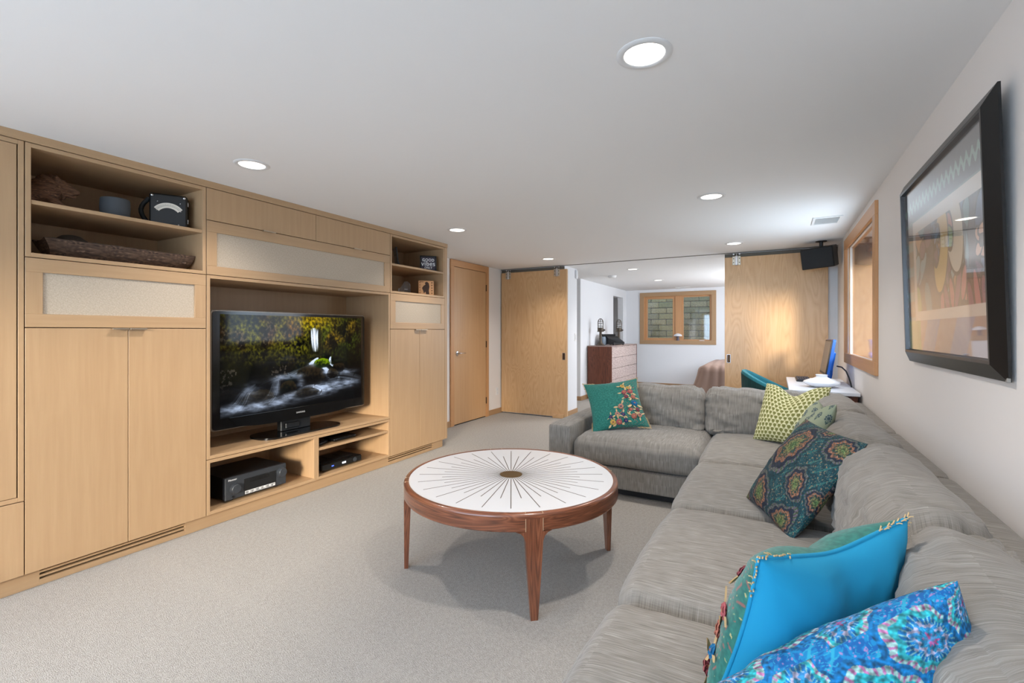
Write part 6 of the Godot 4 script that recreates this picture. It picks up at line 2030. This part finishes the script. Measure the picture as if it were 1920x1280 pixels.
# an uplight standing behind the camera
func floor_lamp(at: Vector3, label: String) -> void:
	var o := thing("floor_lamp", label, "lamp", at, "uplights behind the camera")
	var b := MB.new()
	b.lathe([Vector2(0, 0), Vector2(0.14, 0), Vector2(0.14, 0.012), Vector2(0.03, 0.03), Vector2(0, 0.03)], 32)
	put(o, "base", b, M.bronze)
	b = MB.new()
	b.lathe([Vector2(0.012, 0.02), Vector2(0.012, 1.62), Vector2(0.03, 1.64)], 14)
	put(o, "pole", b, M.bronze)
	b = MB.new()
	b.lathe([Vector2(0.03, 1.64), Vector2(0.11, 1.675), Vector2(0.165, 1.73), Vector2(0.16, 1.733), Vector2(0.105, 1.682), Vector2(0.0, 1.655)], 32, Vector3(), 0, TAU, 50)
	put(o, "shade", b, M.white_paint)
	b = MB.new()
	b.lathe([Vector2(0, 1.668), Vector2(0.05, 1.67), Vector2(0.05, 1.69), Vector2(0, 1.692)], 24)
	put(o, "bulb", b, M.lens)
	var l := SpotLight3D.new()
	l.name = "lamp_uplight"
	l.light_size = 0.05
	l.spot_angle = 72.0
	l.spot_angle_attenuation = 1.0
	l.spot_range = 15.0
	l.spot_attenuation = 2.0
	l.light_color = Color(0.97, 0.98, 1.0)
	l.light_energy = 3.0
	l.shadow_enabled = true
	l.position = Vector3(0, 1.71, 0)
	l.rotation.x = PI / 2
	o.add_child(l)

func ceiling_things() -> void:
	floor_lamp(Vector3(-3.2, 0, 1.0), "bronze uplight floor lamp behind the camera on the cabinet side")
	floor_lamp(Vector3(-0.9, 0, 1.2), "bronze uplight floor lamp straight behind the camera")
	var g := "recessed lights of the family room"
	var e := 1.4
	ceiling_light(-0.385, -1.59, "largest round recessed ceiling light, nearest the camera on the right", e, g)
	ceiling_light(-2.54, -1.58, "round recessed ceiling light nearest the camera on the cabinet side", e, g)
	ceiling_light(-0.39, -3.49, "round recessed ceiling light above the middle of the sofa, before the vent", e, g)
	ceiling_light(-2.54, -3.51, "round recessed ceiling light above the narrow right end of the cabinets", e, g)
	ceiling_light(-2.54, -5.475, "round recessed ceiling light in front of the left sliding door", e, g)
	ceiling_light(-0.39, -5.47, "round recessed ceiling light in front of the right sliding door", e, g)
	ceiling_light(-0.385, 0.34, "round recessed ceiling light behind the camera on the sofa side", e, g)
	ceiling_light(-2.54, 0.34, "round recessed ceiling light behind the camera on the cabinet side", e, g)
	g = "recessed lights of the bedroom"
	ceiling_light(-1.866, -8.73, "round recessed ceiling light in the bedroom near the window", e, g)
	ceiling_light(-0.1, -8.73, "round recessed ceiling light of the bedroom above the bed", e, g)
	ceiling_light(-1.866, -7.0, "round recessed ceiling light just inside the bedroom opening", e, g)
	ceiling_light(-4.4, -7.4, "round recessed ceiling light in the passage left of the bedroom", e, "recessed light of the passage")
	# air vents
	for v in [[0.26, 0.465, -4.56, -4.85, "white ceiling air vent beside the right wall"], [-1.86, -1.55, -10.33, -10.45, "white ceiling air vent above the bedroom window"]]:
		var o := thing("air_vent", v[4], "vent", Vector3((v[0] + v[1]) / 2, CEIL, (v[2] + v[3]) / 2))
		var b := MB.new()
		b.box(Vector3(v[0], CEIL - 0.008, v[2]), Vector3(v[1], CEIL, v[2] - 0.02), 0.002)
		b.box(Vector3(v[0], CEIL - 0.008, v[3] + 0.02), Vector3(v[1], CEIL, v[3]), 0.002)
		b.box(Vector3(v[0], CEIL - 0.008, v[2] - 0.02), Vector3(v[0] + 0.02, CEIL, v[3] + 0.02), 0.002)
		b.box(Vector3(v[1] - 0.02, CEIL - 0.008, v[2] - 0.02), Vector3(v[1], CEIL, v[3] + 0.02), 0.002)
		part(o, "frame", b, M.white_paint)
		part(o, "duct", bx(Vector3(v[0] + 0.02, CEIL - 0.0015, v[2] - 0.02), Vector3(v[1] - 0.02, CEIL - 0.0005, v[3] + 0.02), 0.0), mat(c8(110, 110, 112), 0.9))
		var cnt := int((v[2] - v[3] - 0.04) / 0.018)
		for k in cnt:
			b = MB.new()
			b.xf = Transform3D(Basis(Vector3.RIGHT, 0.5), Vector3(0, CEIL - 0.0045, v[2] - 0.02 - (k + 0.5) * 0.018))
			b.box(Vector3(v[0] + 0.02, -0.0008, -0.0065), Vector3(v[1] - 0.02, 0.0008, 0.0065), 0.0)
			part(o, "louver", b, M.white_paint)
	var o := thing("smoke_detector", "round white smoke detector on the bedroom ceiling", "smoke detector", Vector3(-2.39, CEIL, -7.68))
	var b := MB.new()
	b.lathe([Vector2(0, -0.036), Vector2(0.05, -0.036), Vector2(0.06, -0.028), Vector2(0.066, -0.012), Vector2(0.066, 0)], 30)
	put(o, "housing", b, M.white_paint)
	b = MB.new()
	b.lathe([Vector2(0.072, -0.010), Vector2(0.074, 0.0)], 30)
	b.lathe([Vector2(0.0, -0.0105), Vector2(0.072, -0.0100)], 30)
	put(o, "base", b, M.trim_white)
	# loudspeaker in the corner
	o = thing("loudspeaker", "black loudspeaker hung from the ceiling in front of the right sliding door", "speaker", Vector3(0.40, CEIL, -5.78))
	b = MB.new()
	b.lathe([Vector2(0, -0.006), Vector2(0.05, -0.006), Vector2(0.052, 0)], 24)
	b.tube([Vector3(0, -0.004, 0), Vector3(0, -0.05, 0)], 0.018, 10)
	put(o, "mount", b, M.black)
	var at := Transform3D(Basis(Vector3.UP, -0.30) * Basis(Vector3.RIGHT, 0.20) * Basis(Vector3(0, 0, 1), 0.05), Vector3(-0.02, -0.165, 0.0))
	b = MB.new()
	b.box(Vector3(-0.145, -0.105, -0.10), Vector3(0.145, 0.105, 0.07), 0.006)
	put(o, "cabinet", b, M.black, at)
	b = MB.new()
	b.box(Vector3(-0.141, -0.101, 0.07), Vector3(0.141, 0.101, 0.082), 0.006)
	put(o, "grille", b, M.black_matte, at)
